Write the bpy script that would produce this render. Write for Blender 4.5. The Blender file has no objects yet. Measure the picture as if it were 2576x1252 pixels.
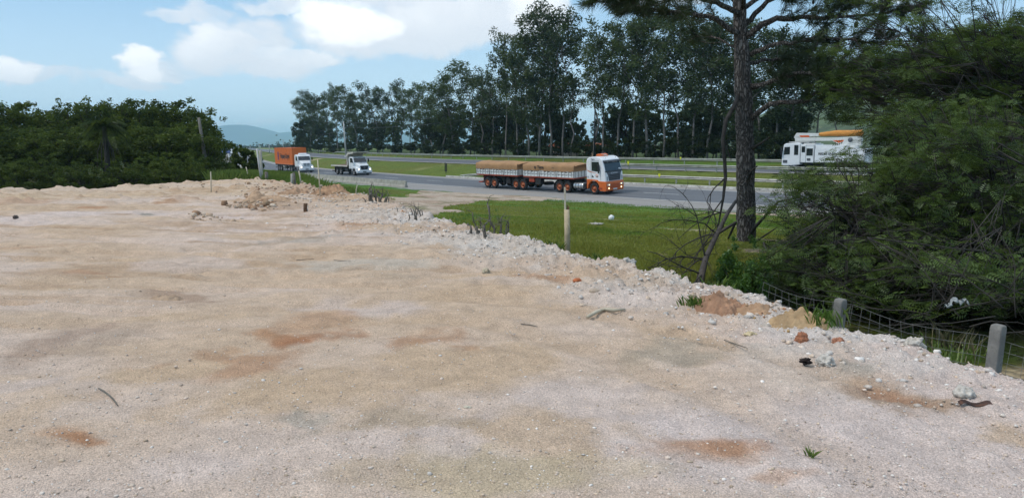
import bpy, math, random
import numpy as np
from mathutils import Vector, Matrix, noise as mnoise
sc = bpy.context.scene
COL = sc.collection
R = math.radians
random.seed(7)
RNG = np.random.default_rng(11)

# ------------------------------------------------------------------ camera, sky, sun, exposure
FPX, CX, CY = 1935.0, 1288.0, 626.0          # focal length and centre of a 2576 wide view of the photograph
PITCH = math.atan((626 - 368) / FPX)
CZ = 1.6
cam = bpy.data.cameras.new("camera")
cam.sensor_width = 36.0
cam.lens = 36.0 * FPX / 2576.0
cam.clip_start = 0.05
cam.clip_end = 60000.0
cam_o = bpy.data.objects.new("camera", cam)
cam_o.location = (0, 0, CZ)
cam_o.rotation_euler = (math.pi / 2 - PITCH, 0, 0)
COL.objects.link(cam_o)
sc.camera = cam_o
sc.view_settings.view_transform = 'Standard'
sc.view_settings.look = 'None'
sc.view_settings.gamma = 1.0
sc.view_settings.exposure = 0.48
sc.view_settings.use_curve_mapping = False
sc.cycles.max_bounces = 8
sc.cycles.diffuse_bounces = 3
sc.cycles.glossy_bounces = 2
sc.cycles.transmission_bounces = 3
sc.cycles.transparent_max_bounces = 6
sc.cycles.volume_bounces = 1
sc.cycles.caustics_reflective = False
sc.cycles.caustics_refractive = False

SKY_LOW, SKY_HIGH = (.59, .76, .88), (.205, .415, .655)
SUN_EL, SUN_AZ = R(54), R(-108)                # azimuth from +Y (ahead) towards +X
SUN_STR, SKY_STR, CLOUD_STR = 1.45, 0.09, 0.95
sun = bpy.data.lights.new("sun", 'SUN')
sun.energy = SUN_STR
sun.angle = R(8)
sun.color = (1.0, 0.95, 0.87)
sun_o = bpy.data.objects.new("sun", sun)
sd = Vector((math.sin(SUN_AZ) * math.cos(SUN_EL), math.cos(SUN_AZ) * math.cos(SUN_EL), math.sin(SUN_EL)))
sun_o.rotation_euler = (-sd).to_track_quat('-Z', 'Y').to_euler()
sun_o.location = (0, 0, 60)
COL.objects.link(sun_o)


def ray(x, y):
    a = (x - CX) / FPX
    b = -(y - CY) / FPX
    return np.array([a, math.cos(PITCH) + b * math.sin(PITCH), -math.sin(PITCH) + b * math.cos(PITCH)])


def gp(x, y, z=0.0):
    d = ray(x, y)
    return np.array([0, 0, CZ]) + (z - CZ) / d[2] * d


def at(x, y, Y):
    d = ray(x, y)
    return np.array([0, 0, CZ]) + Y / d[1] * d


class NT:
    """small helper to wire node trees"""
    def __init__(s, tree):
        s.t = tree
        s.n = tree.nodes
        s.l = tree.links

    def node(s, typ, **kw):
        n = s.n.new(typ)
        for k, v in kw.items():
            setattr(n, k, v)
        return n

    def put(s, sock, v):
        if hasattr(v, 'is_linked') or hasattr(v, 'links'):
            s.l.new(v, sock)
        else:
            sock.default_value = v

    def math(s, op, a, b=None, c=None, clamp=False):
        n = s.n.new('ShaderNodeMath')
        n.operation = op
        n.use_clamp = clamp
        s.put(n.inputs[0], a)
        if b is not None:
            s.put(n.inputs[1], b)
        if c is not None:
            s.put(n.inputs[2], c)
        return n.outputs[0]

    def mix(s, f, a, b, blend='MIX'):
        n = s.n.new('ShaderNodeMix')
        n.data_type = 'RGBA'
        n.blend_type = blend
        n.clamp_factor = True
        s.put(n.inputs[0], f)
        s.put(n.inputs[6], a if not isinstance(a, tuple) else (*a[:3], 1))
        s.put(n.inputs[7], b if not isinstance(b, tuple) else (*b[:3], 1))
        return n.outputs[2]

    def noise(s, vec, scale, detail=4, rough=0.55, dist=0.0):
        n = s.n.new('ShaderNodeTexNoise')
        n.inputs['Scale'].default_value = scale
        n.inputs['Detail'].default_value = detail
        n.inputs['Roughness'].default_value = rough
        n.inputs['Distortion'].default_value = dist
        if vec is not None:
            s.l.new(vec, n.inputs['Vector'])
        return n.outputs['Fac']

    def ramp(s, v, lo, hi, a=0.0, b=1.0):
        n = s.n.new('ShaderNodeMapRange')
        n.interpolation_type = 'SMOOTHSTEP'
        s.put(n.inputs[0], v)
        for i, q in enumerate((lo, hi, a, b)):
            n.inputs[i + 1].default_value = q
        return n.outputs[0]


world = bpy.data.worlds.new("World")
sc.world = world
world.use_nodes = True
W = NT(world.node_tree)
W.n.clear()
wout = W.node('ShaderNodeOutputWorld')
sky = W.node('ShaderNodeTexSky', sky_type='NISHITA')
sky.sun_disc = False
sky.sun_elevation = SUN_EL
sky.sun_rotation = SUN_AZ
sky.air_density = 1.0
sky.dust_density = 0.6
sky.ozone_density = 1.6
bg1 = W.node('ShaderNodeBackground')
bg1.inputs[1].default_value = SKY_STR
tc = W.node('ShaderNodeTexCoord')
sep = W.node('ShaderNodeSeparateXYZ')
W.l.new(tc.outputs['Generated'], sep.inputs[0])
az = W.math('ARCTAN2', sep.outputs[0], sep.outputs[1])
el = W.math('ARCSINE', sep.outputs[2])
blue = W.mix(W.ramp(el, 0.0, 0.26), tuple(c / SKY_STR for c in SKY_LOW), tuple(c / SKY_STR for c in SKY_HIGH))
W.l.new(W.mix(0.8, sky.outputs[0], blue), bg1.inputs[0])
cmb = W.node('ShaderNodeCombineXYZ')
W.l.new(az, cmb.inputs[0])
W.l.new(W.math('MULTIPLY', el, 1.5), cmb.inputs[1])
n1 = W.noise(cmb.outputs[0], 11.0, 6, 0.58, 0.25)
n2 = W.noise(cmb.outputs[0], 5.0, 3, 0.5)


def azel(x, y):
    d = ray(x, y)
    return math.atan2(d[0], d[1]), math.atan2(d[2], math.hypot(d[0], d[1]))


# clouds: x, y, half width, half height (photo px), weight, brightness
CLOUDS = [(880, 55, 125, 46, 1.25, 1.25), (1010, 75, 250, 60, 1.15, 0.3), (1190, 55, 210, 62, 1.15, 0.25), (760, 140, 100, 26, .85, .55),
          (1060, 20, 380, 34, .9, .15), (1365, 25, 80, 45, 1.0, .75), (560, 75, 50, 36, .8, .45), (560, 120, 120, 62, 1.1, .45), (640, 100, 90, 60, .9, .2), (620, 160, 170, 34, .95, .25),
          (650, 150, 120, 40, .85, .12), (362, 158, 58, 40, 1.1, .95), (440, 175, 120, 22, .8, .2), (40, 190, 80, 34, 1.15, .75),
          (150, 205, 80, 20, .75, .3), (310, 202, 90, 15, .8, .4), (430, 28, 70, 20, .75, .35), (520, 22, 80, 30, .75, .05),
          (730, 18, 110, 22, .85, .35), (610, 311, 90, 11, .8, .3), (700, 348, 120, 12, .6, .3), (-140, 120, 110, 50, 1, .4), (2300, -120, 260, 120, 1, .4), (1700, -60, 300, 60, .9, .3)]
wn = W.node('ShaderNodeTexNoise')
wn.inputs['Scale'].default_value = 13.0
wn.inputs['Detail'].default_value = 5
wn.inputs['Roughness'].default_value = .62
W.l.new(cmb.outputs[0], wn.inputs['Vector'])
ws_ = W.node('ShaderNodeSeparateColor')
W.l.new(wn.outputs['Color'], ws_.inputs[0])
az0, el0 = az, el
az = W.math('MULTIPLY_ADD', W.math('SUBTRACT', ws_.outputs[0], .5), .085, az0)
el = W.math('MULTIPLY_ADD', W.math('SUBTRACT', ws_.outputs[1], .5), .055, el0)
tot = bri = None
for (x, y, hw, hh, wt, br) in CLOUDS:
    a0, e0 = azel(x, y)
    a1, _ = azel(x + hw, y)
    _, e1 = azel(x, y - hh)
    da = W.math('MULTIPLY', W.math('SUBTRACT', az, a0), 1 / abs(a1 - a0))
    de = W.math('MULTIPLY', W.math('SUBTRACT', el, e0), 1 / abs(e1 - e0))
    dd = W.math('MULTIPLY_ADD', da, da, W.math('MULTIPLY', de, de))
    v = W.math('MULTIPLY', W.math('SUBTRACT', 1.5, W.math('MULTIPLY', dd, .8), clamp=True), wt)
    tot = v if tot is None else W.math('MAXIMUM', tot, v)
    # the lit side of every heap is its upper left
    lit = W.math('MULTIPLY', v, W.math('MULTIPLY_ADD', de, 0.22, W.math('MULTIPLY_ADD', da, -0.14, br)))
    bri = lit if bri is None else W.math('MAXIMUM', bri, lit)
# loose cover over the part of the sky the photograph does not show
el = el0
high = W.math('MULTIPLY', W.ramp(el, 0.42, 0.8), W.math('ADD', n2, 0.35))
tot = W.math('MAXIMUM', tot, high)
dens = W.math('MULTIPLY_ADD', W.math('SUBTRACT', n1, 0.5), 1.5, tot)
mask = W.ramp(dens, 0.22, 1.05)
mask = W.math('MULTIPLY', mask, W.ramp(el, 0.0, 0.05, 0.35, 1.0))
bright = W.ramp(W.math('MULTIPLY_ADD', W.math('SUBTRACT', n1, 0.5), 1.3, bri), 0.1, 1.5)
ccol = W.mix(bright, (0.69, 0.72, 0.77), (1.0, 1.0, 1.0))
bg2 = W.node('ShaderNodeBackground')
W.l.new(ccol, bg2.inputs[0])
bg2.inputs[1].default_value = CLOUD_STR
mxs = W.node('ShaderNodeMixShader')
W.l.new(W.math('MULTIPLY', mask, 0.93), mxs.inputs[0])
W.l.new(bg1.outputs[0], mxs.inputs[1])
W.l.new(bg2.outputs[0], mxs.inputs[2])
W.l.new(mxs.outputs[0], wout.inputs[0])

# ------------------------------------------------------------------ helpers: noise, materials, meshes, things


def vnoise(x, y, seed=0):
    x = np.asarray(x, float)
    y = np.asarray(y, float)
    ix = np.floor(x).astype(np.int64)
    iy = np.floor(y).astype(np.int64)
    fx = x - ix
    fy = y - iy

    def h(a, b):
        n = (a * 374761393 + b * 668265263 + seed * 974711) & 0xffffffff
        n = ((n ^ (n >> 13)) * 1274126177) & 0xffffffff
        n = n ^ (n >> 16)
        return (n & 0xffff) / 65535.0
    ux = fx * fx * (3 - 2 * fx)
    uy = fy * fy * (3 - 2 * fy)
    return (h(ix, iy) * (1 - ux) + h(ix + 1, iy) * ux) * (1 - uy) + (h(ix, iy + 1) * (1 - ux) + h(ix + 1, iy + 1) * ux) * uy


def fbm(x, y, octv=4, seed=0, gain=0.5):
    s = 0
    a = 1
    t = 0
    for i in range(octv):
        s = s + a * vnoise(x * 2 ** i + 17.3 * i, y * 2 ** i - 9.1 * i, seed + i)
        t += a
        a *= gain
    return s / t


def sstep(a, b, x):
    t = np.clip((x - a) / (b - a), 0, 1)
    return t * t * (3 - 2 * t)


MATS = {}


def pm(name, col, rough=0.6, var=0.12, scale=3.0, bump=0.0, bscale=20.0, metal=0.0, dirt=None, dirt_amt=0.5, spec=0.4, coat=0.0):
    """painted or plain surface with uneven tone, optional blotches of dirt and a fine bump"""
    m = bpy.data.materials.new(name)
    m.use_nodes = True
    t = NT(m.node_tree)
    b = t.n['Principled BSDF']
    co = t.node('ShaderNodeTexCoord').outputs['Object']
    n = t.noise(co, scale, 5, 0.6)
    lo = tuple(c * (1 - var) for c in col)
    hi = tuple(min(1, c * (1 + var)) for c in col)
    c = t.mix(t.ramp(n, 0.3, 0.7), lo, hi)
    if dirt:
        c = t.mix(t.math('MULTIPLY', t.ramp(t.noise(co, scale * 2.3, 6, 0.7), 0.48, 0.72), dirt_amt), c, dirt)
    t.l.new(c, b.inputs['Base Color'])
    b.inputs['Roughness'].default_value = rough
    b.inputs['Metallic'].default_value = metal
    b.inputs['Specular IOR Level'].default_value = spec
    b.inputs['Coat Weight'].default_value = coat
    if bump:
        bn = t.node('ShaderNodeBump')
        bn.inputs['Strength'].default_value = 1.0
        bn.inputs['Distance'].default_value = bump
        t.l.new(t.noise(co, bscale, 5, 0.6), bn.inputs['Height'])
        t.l.new(bn.outputs[0], b.inputs['Normal'])
    MATS[name] = m
    return m


def leafmat(name, dark, light, trans=0.3, gloss=0.06):
    """leaves: tone from the mesh's own 'tint' value (acacia tints also carry painted light and shade)"""
    m = bpy.data.materials.new(name)
    m.use_nodes = True
    t = NT(m.node_tree)
    t.n.clear()
    out = t.node('ShaderNodeOutputMaterial')
    a = t.node('ShaderNodeAttribute', attribute_name='tint')
    oi = t.node('ShaderNodeObjectInfo')
    f = t.math('ADD', a.outputs['Fac'], t.math('MULTIPLY_ADD', oi.outputs['Random'], 0.44, -0.2), clamp=True)
    c = t.mix(f, dark, light)
    d = t.node('ShaderNodeBsdfDiffuse')
    tr = t.node('ShaderNodeBsdfTranslucent')
    g = t.node('ShaderNodeBsdfGlossy')
    g.inputs['Roughness'].default_value = 0.45
    g.inputs['Color'].default_value = (0.7, 0.78, 0.8, 1)
    t.l.new(c, d.inputs[0])
    t.l.new(t.mix(0.5, c, (0.12, 0.16, 0.02), 'ADD'), tr.inputs[0])
    m1 = t.node('ShaderNodeMixShader')
    m1.inputs[0].default_value = trans
    t.l.new(d.outputs[0], m1.inputs[1])
    t.l.new(tr.outputs[0], m1.inputs[2])
    m2 = t.node('ShaderNodeMixShader')
    m2.inputs[0].default_value = gloss
    t.l.new(m1.outputs[0], m2.inputs[1])
    t.l.new(g.outputs[0], m2.inputs[2])
    t.l.new(m2.outputs[0], out.inputs[0])
    MATS[name] = m
    return m


def glow(name, col, s):
    m = bpy.data.materials.new(name)
    m.use_nodes = True
    b = m.node_tree.nodes['Principled BSDF']
    b.inputs['Base Color'].default_value = (*col, 1)
    b.inputs['Emission Color'].default_value = (*col, 1)
    b.inputs['Emission Strength'].default_value = s
    MATS[name] = m
    return m


def np_mesh(name, V, F, tint=None, color=None, uv=None, smooth=False):
    """V (n,3); F (m,k) with constant k"""
    V = np.ascontiguousarray(V, dtype=np.float32)
    F = np.ascontiguousarray(F, dtype=np.int32)
    me = bpy.data.meshes.new(name)
    me.vertices.add(len(V))
    me.vertices.foreach_set('co', V.ravel())
    k = F.shape[1]
    me.loops.add(F.size)
    me.loops.foreach_set('vertex_index', F.ravel())
    me.polygons.add(len(F))
    me.polygons.foreach_set('loop_start', np.arange(0, F.size, k, dtype=np.int32))
    me.polygons.foreach_set('loop_total', np.full(len(F), k, dtype=np.int32))
    if smooth:
        me.polygons.foreach_set('use_smooth', np.ones(len(F), dtype=bool))
    me.update(calc_edges=True)
    if tint is not None:
        at_ = me.attributes.new('tint', 'FLOAT', 'POINT')
        at_.data.foreach_set('value', np.ascontiguousarray(tint, dtype=np.float32))
    if color is not None:
        at_ = me.attributes.new('tone', 'FLOAT_COLOR', 'POINT')
        c4 = np.ones((len(V), 4), np.float32)
        c4[:, :3] = color
        at_.data.foreach_set('color', c4.ravel())
    if uv is not None:
        l = me.uv_layers.new(name='UVMap')
        l.data.foreach_set('uv', np.ascontiguousarray(uv[F.ravel()], dtype=np.float32).ravel())
    return me


def link(name, me, mat=None, parent=None, loc=None):
    o = bpy.data.objects.new(name, me)
    COL.objects.link(o)
    if mat is not None and hasattr(me, 'materials'):
        me.materials.clear()
        me.materials.append(mat if not isinstance(mat, str) else MATS[mat])
    if parent is not None:
        o.parent = parent
    if loc is not None:
        o.location = loc
    return o


def tag(o, label=None, cat=None, group=None, kind=None):
    if label:
        o['label'] = label
    if cat:
        o['category'] = cat
    if group:
        o['group'] = group
    if kind:
        o['kind'] = kind
    return o


def thing(name, label, cat, loc=(0, 0, 0), rot=(0, 0, 0), group=None):
    o = bpy.data.objects.new(name, None)
    o.empty_display_size = 0.3
    o.location = loc
    o.rotation_euler = rot
    COL.objects.link(o)
    return tag(o, label, cat, group)


def dup(o, parent=None):
    c = o.copy()
    COL.objects.link(c)
    c.parent = parent
    for ch in list(o.children):
        dup(ch, c)
    return c


class MB:
    """collects shapes and links them as one mesh"""
    def __init__(s):
        s.v = []
        s.f = []
        s.smooth = set()

    def add(s, V, F, smooth=False):
        b = len(s.v)
        s.v += [tuple(p) for p in V]
        n0 = len(s.f)
        s.f += [tuple(i + b for i in f) for f in F]
        if smooth:
            s.smooth.update(range(n0, len(s.f)))
        return s

    def box(s, x0, x1, y0, y1, z0, z1):
        V = [(x0, y0, z0), (x1, y0, z0), (x1, y1, z0), (x0, y1, z0), (x0, y0, z1), (x1, y0, z1), (x1, y1, z1), (x0, y1, z1)]
        return s.add(V, [(0, 3, 2, 1), (4, 5, 6, 7), (0, 1, 5, 4), (1, 2, 6, 5), (2, 3, 7, 6), (3, 0, 4, 7)])

    def prism(s, prof, a0, a1, axis='y', inset=0.0):
        """closed profile in the two other axes, extruded along axis; inset shrinks the end profiles"""
        n = len(prof)
        V = []
        cx = sum(p[0] for p in prof) / n
        cz = sum(p[1] for p in prof) / n
        for a in (a0, a1):
            for p in prof:
                q = (cx + (p[0] - cx) * (1 - inset), cz + (p[1] - cz) * (1 - inset))
                V.append({'y': (q[0], a, q[1]), 'x': (a, q[0], q[1]), 'z': (q[0], q[1], a)}[axis])
        F = [tuple(range(n))[::-1], tuple(range(n, 2 * n))] + [(i, (i + 1) % n, n + (i + 1) % n, n + i) for i in range(n)]
        return s.add(V, F)

    def panel(s, pts, t):
        """flat polygon in space with thickness t along its normal"""
        P = [Vector(p) for p in pts]
        nrm = (P[1] - P[0]).cross(P[2] - P[0]).normalized() * t
        n = len(P)
        V = P + [p + nrm for p in P]
        F = [tuple(range(n))[::-1], tuple(range(n, 2 * n))] + [(i, (i + 1) % n, n + (i + 1) % n, n + i) for i in range(n)]
        return s.add(V, F)

    def cyl(s, c, r, h0, h1, axis='y', n=24, r1=None):
        r1 = r if r1 is None else r1
        V = []
        for a, rr in ((h0, r), (h1, r1)):
            for i in range(n):
                t = 2 * math.pi * i / n
                p, q = c[0] + rr * math.cos(t), c[1] + rr * math.sin(t)
                V.append({'y': (p, a, q), 'x': (a, p, q), 'z': (p, q, a)}[axis])
        F = [tuple(range(n))[::-1], tuple(range(n, 2 * n))] + [(i, (i + 1) % n, n + (i + 1) % n, n + i) for i in range(n)]
        return s.add(V, F, True)

    def tube(s, pts, rad, n=6):
        P = [Vector(p) for p in pts]
        m = len(P)
        if not hasattr(rad, '__len__'):
            rad = [rad] * m
        V = []
        up = Vector((0, 0, 1))
        d0 = (P[1] - P[0]).normalized()
        u = d0.cross(up)
        if u.length < 1e-3:
            u = d0.cross(Vector((1, 0, 0)))
        u.normalize()
        for i in range(m):
            d = (P[min(i + 1, m - 1)] - P[max(i - 1, 0)]).normalized()
            u = (u - d * u.dot(d)).normalized()
            w = d.cross(u)
            for k in range(n):
                a = 2 * math.pi * k / n
                V.append(P[i] + (u * math.cos(a) + w * math.sin(a)) * rad[i])
        F = []
        for i in range(m - 1):
            for k in range(n):
                F.append((i * n + k, i * n + (k + 1) % n, (i + 1) * n + (k + 1) % n, (i + 1) * n + k))
        F.append(tuple(range(n))[::-1])
        F.append(tuple(range((m - 1) * n, m * n)))
        return s.add(V, F, True)

    def lathe(s, prof, axis='y', n=28, c=(0, 0)):
        """prof: (radius, height) pairs"""
        V = []
        for (r, h) in prof:
            for i in range(n):
                t = 2 * math.pi * i / n
                p, q = c[0] + r * math.cos(t), c[1] + r * math.sin(t)
                V.append({'y': (p, h, q), 'x': (h, p, q), 'z': (p, q, h)}[axis])
        F = []
        for j in range(len(prof) - 1):
            for i in range(n):
                F.append((j * n + i, j * n + (i + 1) % n, (j + 1) * n + (i + 1) % n, (j + 1) * n + i))
        return s.add(V, F, True)

    def build(s, name, mat, parent=None, bevel=0.0, seg=2, loc=None):
        me = bpy.data.meshes.new(name)
        me.from_pydata(s.v, [], s.f)
        if s.smooth:
            for i in s.smooth:
                me.polygons[i].use_smooth = True
        me.update()
        o = link(name, me, mat, parent, loc)
        if bevel:
            b = o.modifiers.new('bevel', 'BEVEL')
            b.width = bevel
            b.segments = seg
            b.limit_method = 'ANGLE'
            b.angle_limit = R(35)
        return o


def text(body, size, loc, rot, mat, parent, name='lettering', sx=1.0, bold=0.0, extr=0.004):
    cu = bpy.data.curves.new(name, 'FONT')
    cu.body = body
    cu.size = size
    cu.align_x = 'CENTER'
    cu.align_y = 'CENTER'
    cu.extrude = extr
    cu.offset = bold
    cu.space_character = 1.0
    cu.materials.append(MATS[mat])
    tmp = bpy.data.objects.new(name, cu)
    me = bpy.data.meshes.new_from_object(tmp)
    bpy.data.objects.remove(tmp)
    o = bpy.data.objects.new(name, me)
    COL.objects.link(o)
    o.parent = parent
    o.location = loc
    o.rotation_euler = rot
    o.scale = (sx, 1, 1)
    return o


def rand_unit(n, rng=RNG):
    v = rng.normal(size=(n, 3))
    return v / np.linalg.norm(v, axis=1, keepdims=True)


def leaf_quads(C, L, Wd, rng, droop=0.0, flat=0.0):
    """one pointed leaf per centre; returns V, F"""
    n = len(C)
    a = rand_unit(n, rng)
    a[:, 2] = a[:, 2] * (1 - flat) - droop
    a /= np.linalg.norm(a, axis=1, keepdims=True)
    b = np.cross(a, rand_unit(n, rng))
    b /= np.linalg.norm(b, axis=1, keepdims=True) + 1e-9
    L = np.asarray(L).reshape(-1, 1)
    Wd = np.asarray(Wd).reshape(-1, 1)
    V = np.stack([C - a * L, C + b * Wd, C + a * L, C - b * Wd], 1).reshape(-1, 3)
    F = np.arange(4 * n).reshape(n, 4)
    return V, F


# ------------------------------------------------------------------ the road line and the lie of the land
CTRL = np.array([(230, -120), (150, -45), (75, 14), (45, 36.8), (20.3, 56.6), (12, 64.3), (-6.7, 86.1), (-12.6, 93.6), (-26, 113), (-39.5, 134),
                 (-64, 182), (-121.5, 332.7), (-190, 520), (-420, 1150), (-900, 2500), (-2100, 5900)], float)


def catmull(P, n):
    out = []
    for i in range(len(P) - 1):
        p0, p1, p2, p3 = P[max(i - 1, 0)], P[i], P[i + 1], P[min(i + 2, len(P) - 1)]
        k = max(6, min(n, int(np.linalg.norm(p2 - p1) / 2)))
        for t in np.linspace(0, 1, k, endpoint=False):
            # chord-limited tangents keep long and short spans from overshooting
            d = np.linalg.norm(p2 - p1)
            m1 = (p2 - p0) / max(np.linalg.norm(p2 - p0), 1e-6) * d
            m2 = (p3 - p1) / max(np.linalg.norm(p3 - p1), 1e-6) * d
            t2, t3 = t * t, t ** 3
            out.append((2 * t3 - 3 * t2 + 1) * p1 + (t3 - 2 * t2 + t) * m1 + (-2 * t3 + 3 * t2) * p2 + (t3 - t2) * m2)
    out.append(P[-1])
    return np.array(out)


LINE = catmull(CTRL, 40)
LD = np.gradient(LINE, axis=0)
LD /= np.linalg.norm(LD, axis=1, keepdims=True)
for _ in range(6):
    LD[1:-1] = (LD[:-2] + 2 * LD[1:-1] + LD[2:]) / 4
LD /= np.linalg.norm(LD, axis=1, keepdims=True)
LN = np.stack([LD[:, 1], -LD[:, 0]], 1)        # points across the road, away from the camera


def road_u(X, Y):
    """signed distance beyond the near edge line, and the line's point index"""
    P = np.stack([np.ravel(X), np.ravel(Y)], 1)
    u = np.empty(len(P))
    k = np.empty(len(P), int)
    A = LINE[:-1]
    B = LINE[1:] - A
    BB = (B * B).sum(1)
    for i in range(0, len(P), 20000):
        q = P[i:i + 20000]
        d = q[:, None, :] - A[None]
        t = np.clip((d * B[None]).sum(2) / BB, 0, 1)
        e = d - t[..., None] * B[None]
        D = (e * e).sum(2)
        j = D.argmin(1)
        r = np.arange(len(q))
        sgn = np.sign((d[r, j] * np.stack([B[j, 1], -B[j, 0]], 1)).sum(1))
        u[i:i + 20000] = sgn * np.sqrt(D[r, j])
        k[i:i + 20000] = j
    return u.reshape(np.shape(X)), k.reshape(np.shape(X))


def crossfall(k):
    x = LINE[np.minimum(k, len(LINE) - 1), 0]
    return 0.035 + 0.030 * sstep(-12, 8, x)


UK = np.array([9.0, 9.35, 15.5, 17, 27, 28.5, 34, 80, 400, 1e5])
ZK = np.array([0, .1, -1.02, -.95, -.75, -.62, -.35, -.1, 0, 0])


def profile(u, k):
    c = crossfall(k)
    z9 = -2.8 + 9 * c
    near = np.minimum(-2.86 + 0.066 * np.maximum(-5.5 - u, 0), -0.65)
    road = -2.8 + np.where(u < 0, 0.012 * u, c * u)
    far = np.where(u < 15.5, z9 + 0.12 + (-1.02 - z9 - .12) * np.clip((u - 9.2) / 6.3, 0, 1), np.interp(u, UK[2:], ZK[2:]))
    return np.where(u < -5.5, near, np.where(u < 9.05, road, far))


PLAT = np.array([(8, -8), (5.5, 0), (4.3, 3.4), (3.6, 5.25), (2.95, 6.68), (2.3, 8.61), (1.5, 10.4), (.8, 11.45), (-.05, 13.2), (-1.6, 16.4), (-3.2, 21.5),
                 (-4.4, 24.2), (-7.2, 28.5), (-12.2, 37.3), (-14.9, 36.2), (-16.0, 30.2), (-19, 28.7), (-25, 26), (-40, 22), (-40, -8)], float)


def plat_d(X, Y):
    """signed distance to the filled yard's edge, inside positive"""
    P = np.stack([np.ravel(X), np.ravel(Y)], 1)
    best = np.full(len(P), 1e9)
    ins = np.zeros(len(P), bool)
    n = len(PLAT)
    for i in range(n):
        a, b = PLAT[i], PLAT[(i + 1) % n]
        ab = b - a
        t = np.clip(((P - a) @ ab) / (ab @ ab), 0, 1)
        best = np.minimum(best, np.linalg.norm(P - a - t[:, None] * ab, axis=1))
        c = (a[1] > P[:, 1]) != (b[1] > P[:, 1])
        xx = a[0] + (P[:, 1] - a[1]) / (ab[1] if ab[1] else 1e-9) * ab[0]
        ins ^= c & (P[:, 0] < xx)
    return np.where(ins, best, -best).reshape(np.shape(X))


def natural(X, Y):
    u, k = road_u(X, Y)
    z = profile(u, k)
    off = (u < -7.5) | ((u > 10.5) & (u < 15))
    return z + np.where(off, (fbm(X * .5, Y * .5, 3, 5) - .5) * .16, 0)


def zground(x, y):
    return float(natural(np.array([x]), np.array([y]))[0])


def fan(r0, r1, nr, t0, t1, nt):
    r = r0 * (r1 / r0) ** np.linspace(0, 1, nr)
    th = np.linspace(t0, t1, nt)
    RR, TT = np.meshgrid(r, th, indexing='ij')
    X = RR * np.sin(TT)
    Y = RR * np.cos(TT)
    idx = np.arange(nr * nt).reshape(nr, nt)
    F = np.stack([idx[:-1, :-1], idx[:-1, 1:], idx[1:, 1:], idx[1:, :-1]], -1).reshape(-1, 4)[:, ::-1]
    return X.ravel(), Y.ravel(), F


# ------------------------------------------------------------------ ground materials
def groundmat(name, fine, bump, speck=0.5, rough=0.95, big=6.0):
    m = bpy.data.materials.new(name)
    m.use_nodes = True
    t = NT(m.node_tree)
    b = t.n['Principled BSDF']
    b.inputs['Roughness'].default_value = rough
    b.inputs['Specular IOR Level'].default_value = 0.15
    co = t.node('ShaderNodeTexCoord').outputs['Object']
    a = t.node('ShaderNodeAttribute', attribute_name='tone').outputs['Color']
    n1 = t.noise(co, fine, 3, 0.7)
    n2 = t.noise(co, big, 5, 0.65)
    vor = t.node('ShaderNodeTexVoronoi')
    vor.inputs['Scale'].default_value = fine * 1.2
    t.l.new(co, vor.inputs['Vector'])
    bw = t.node('ShaderNodeSeparateColor')
    t.l.new(vor.outputs['Color'], bw.inputs[0])
    f = t.math('MULTIPLY_ADD', t.math('SUBTRACT', bw.outputs[0], 0.5), speck, 1.0)
    f = t.math('MULTIPLY', f, t.ramp(n1, 0.25, 0.75, 1 - speck * .55, 1 + speck * .4))
    f = t.math('MULTIPLY', f, t.ramp(n2, 0.25, 0.75, 0.86, 1.12))
    c = t.node('ShaderNodeVectorMath', operation='SCALE')
    t.l.new(a, c.inputs[0])
    t.l.new(f, c.inputs['Scale'])
    t.l.new(c.outputs[0], b.inputs['Base Color'])
    bn = t.node('ShaderNodeBump')
    bn.inputs['Strength'].default_value = 1.0
    bn.inputs['Distance'].default_value = bump
    h = t.math('ADD', t.math('MULTIPLY', vor.outputs['Distance'], -1.0), t.math('ADD', n1, t.math('MULTIPLY', n2, 2.0)))
    t.l.new(h, bn.inputs['Height'])
    t.l.new(bn.outputs[0], b.inputs['Normal'])
    MATS[name] = m
    return m


groundmat('yard_fill', 110.0, 0.0055, 0.44, big=4.0)
groundmat('soil_grass', 9.0, 0.05, 0.5, big=0.7)
groundmat('path_dirt', 14.0, 0.02, 0.4, big=1.2)


def mixc(c, col, w):
    return c * (1 - w[:, None]) + np.array(col)[None] * w[:, None]


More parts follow.
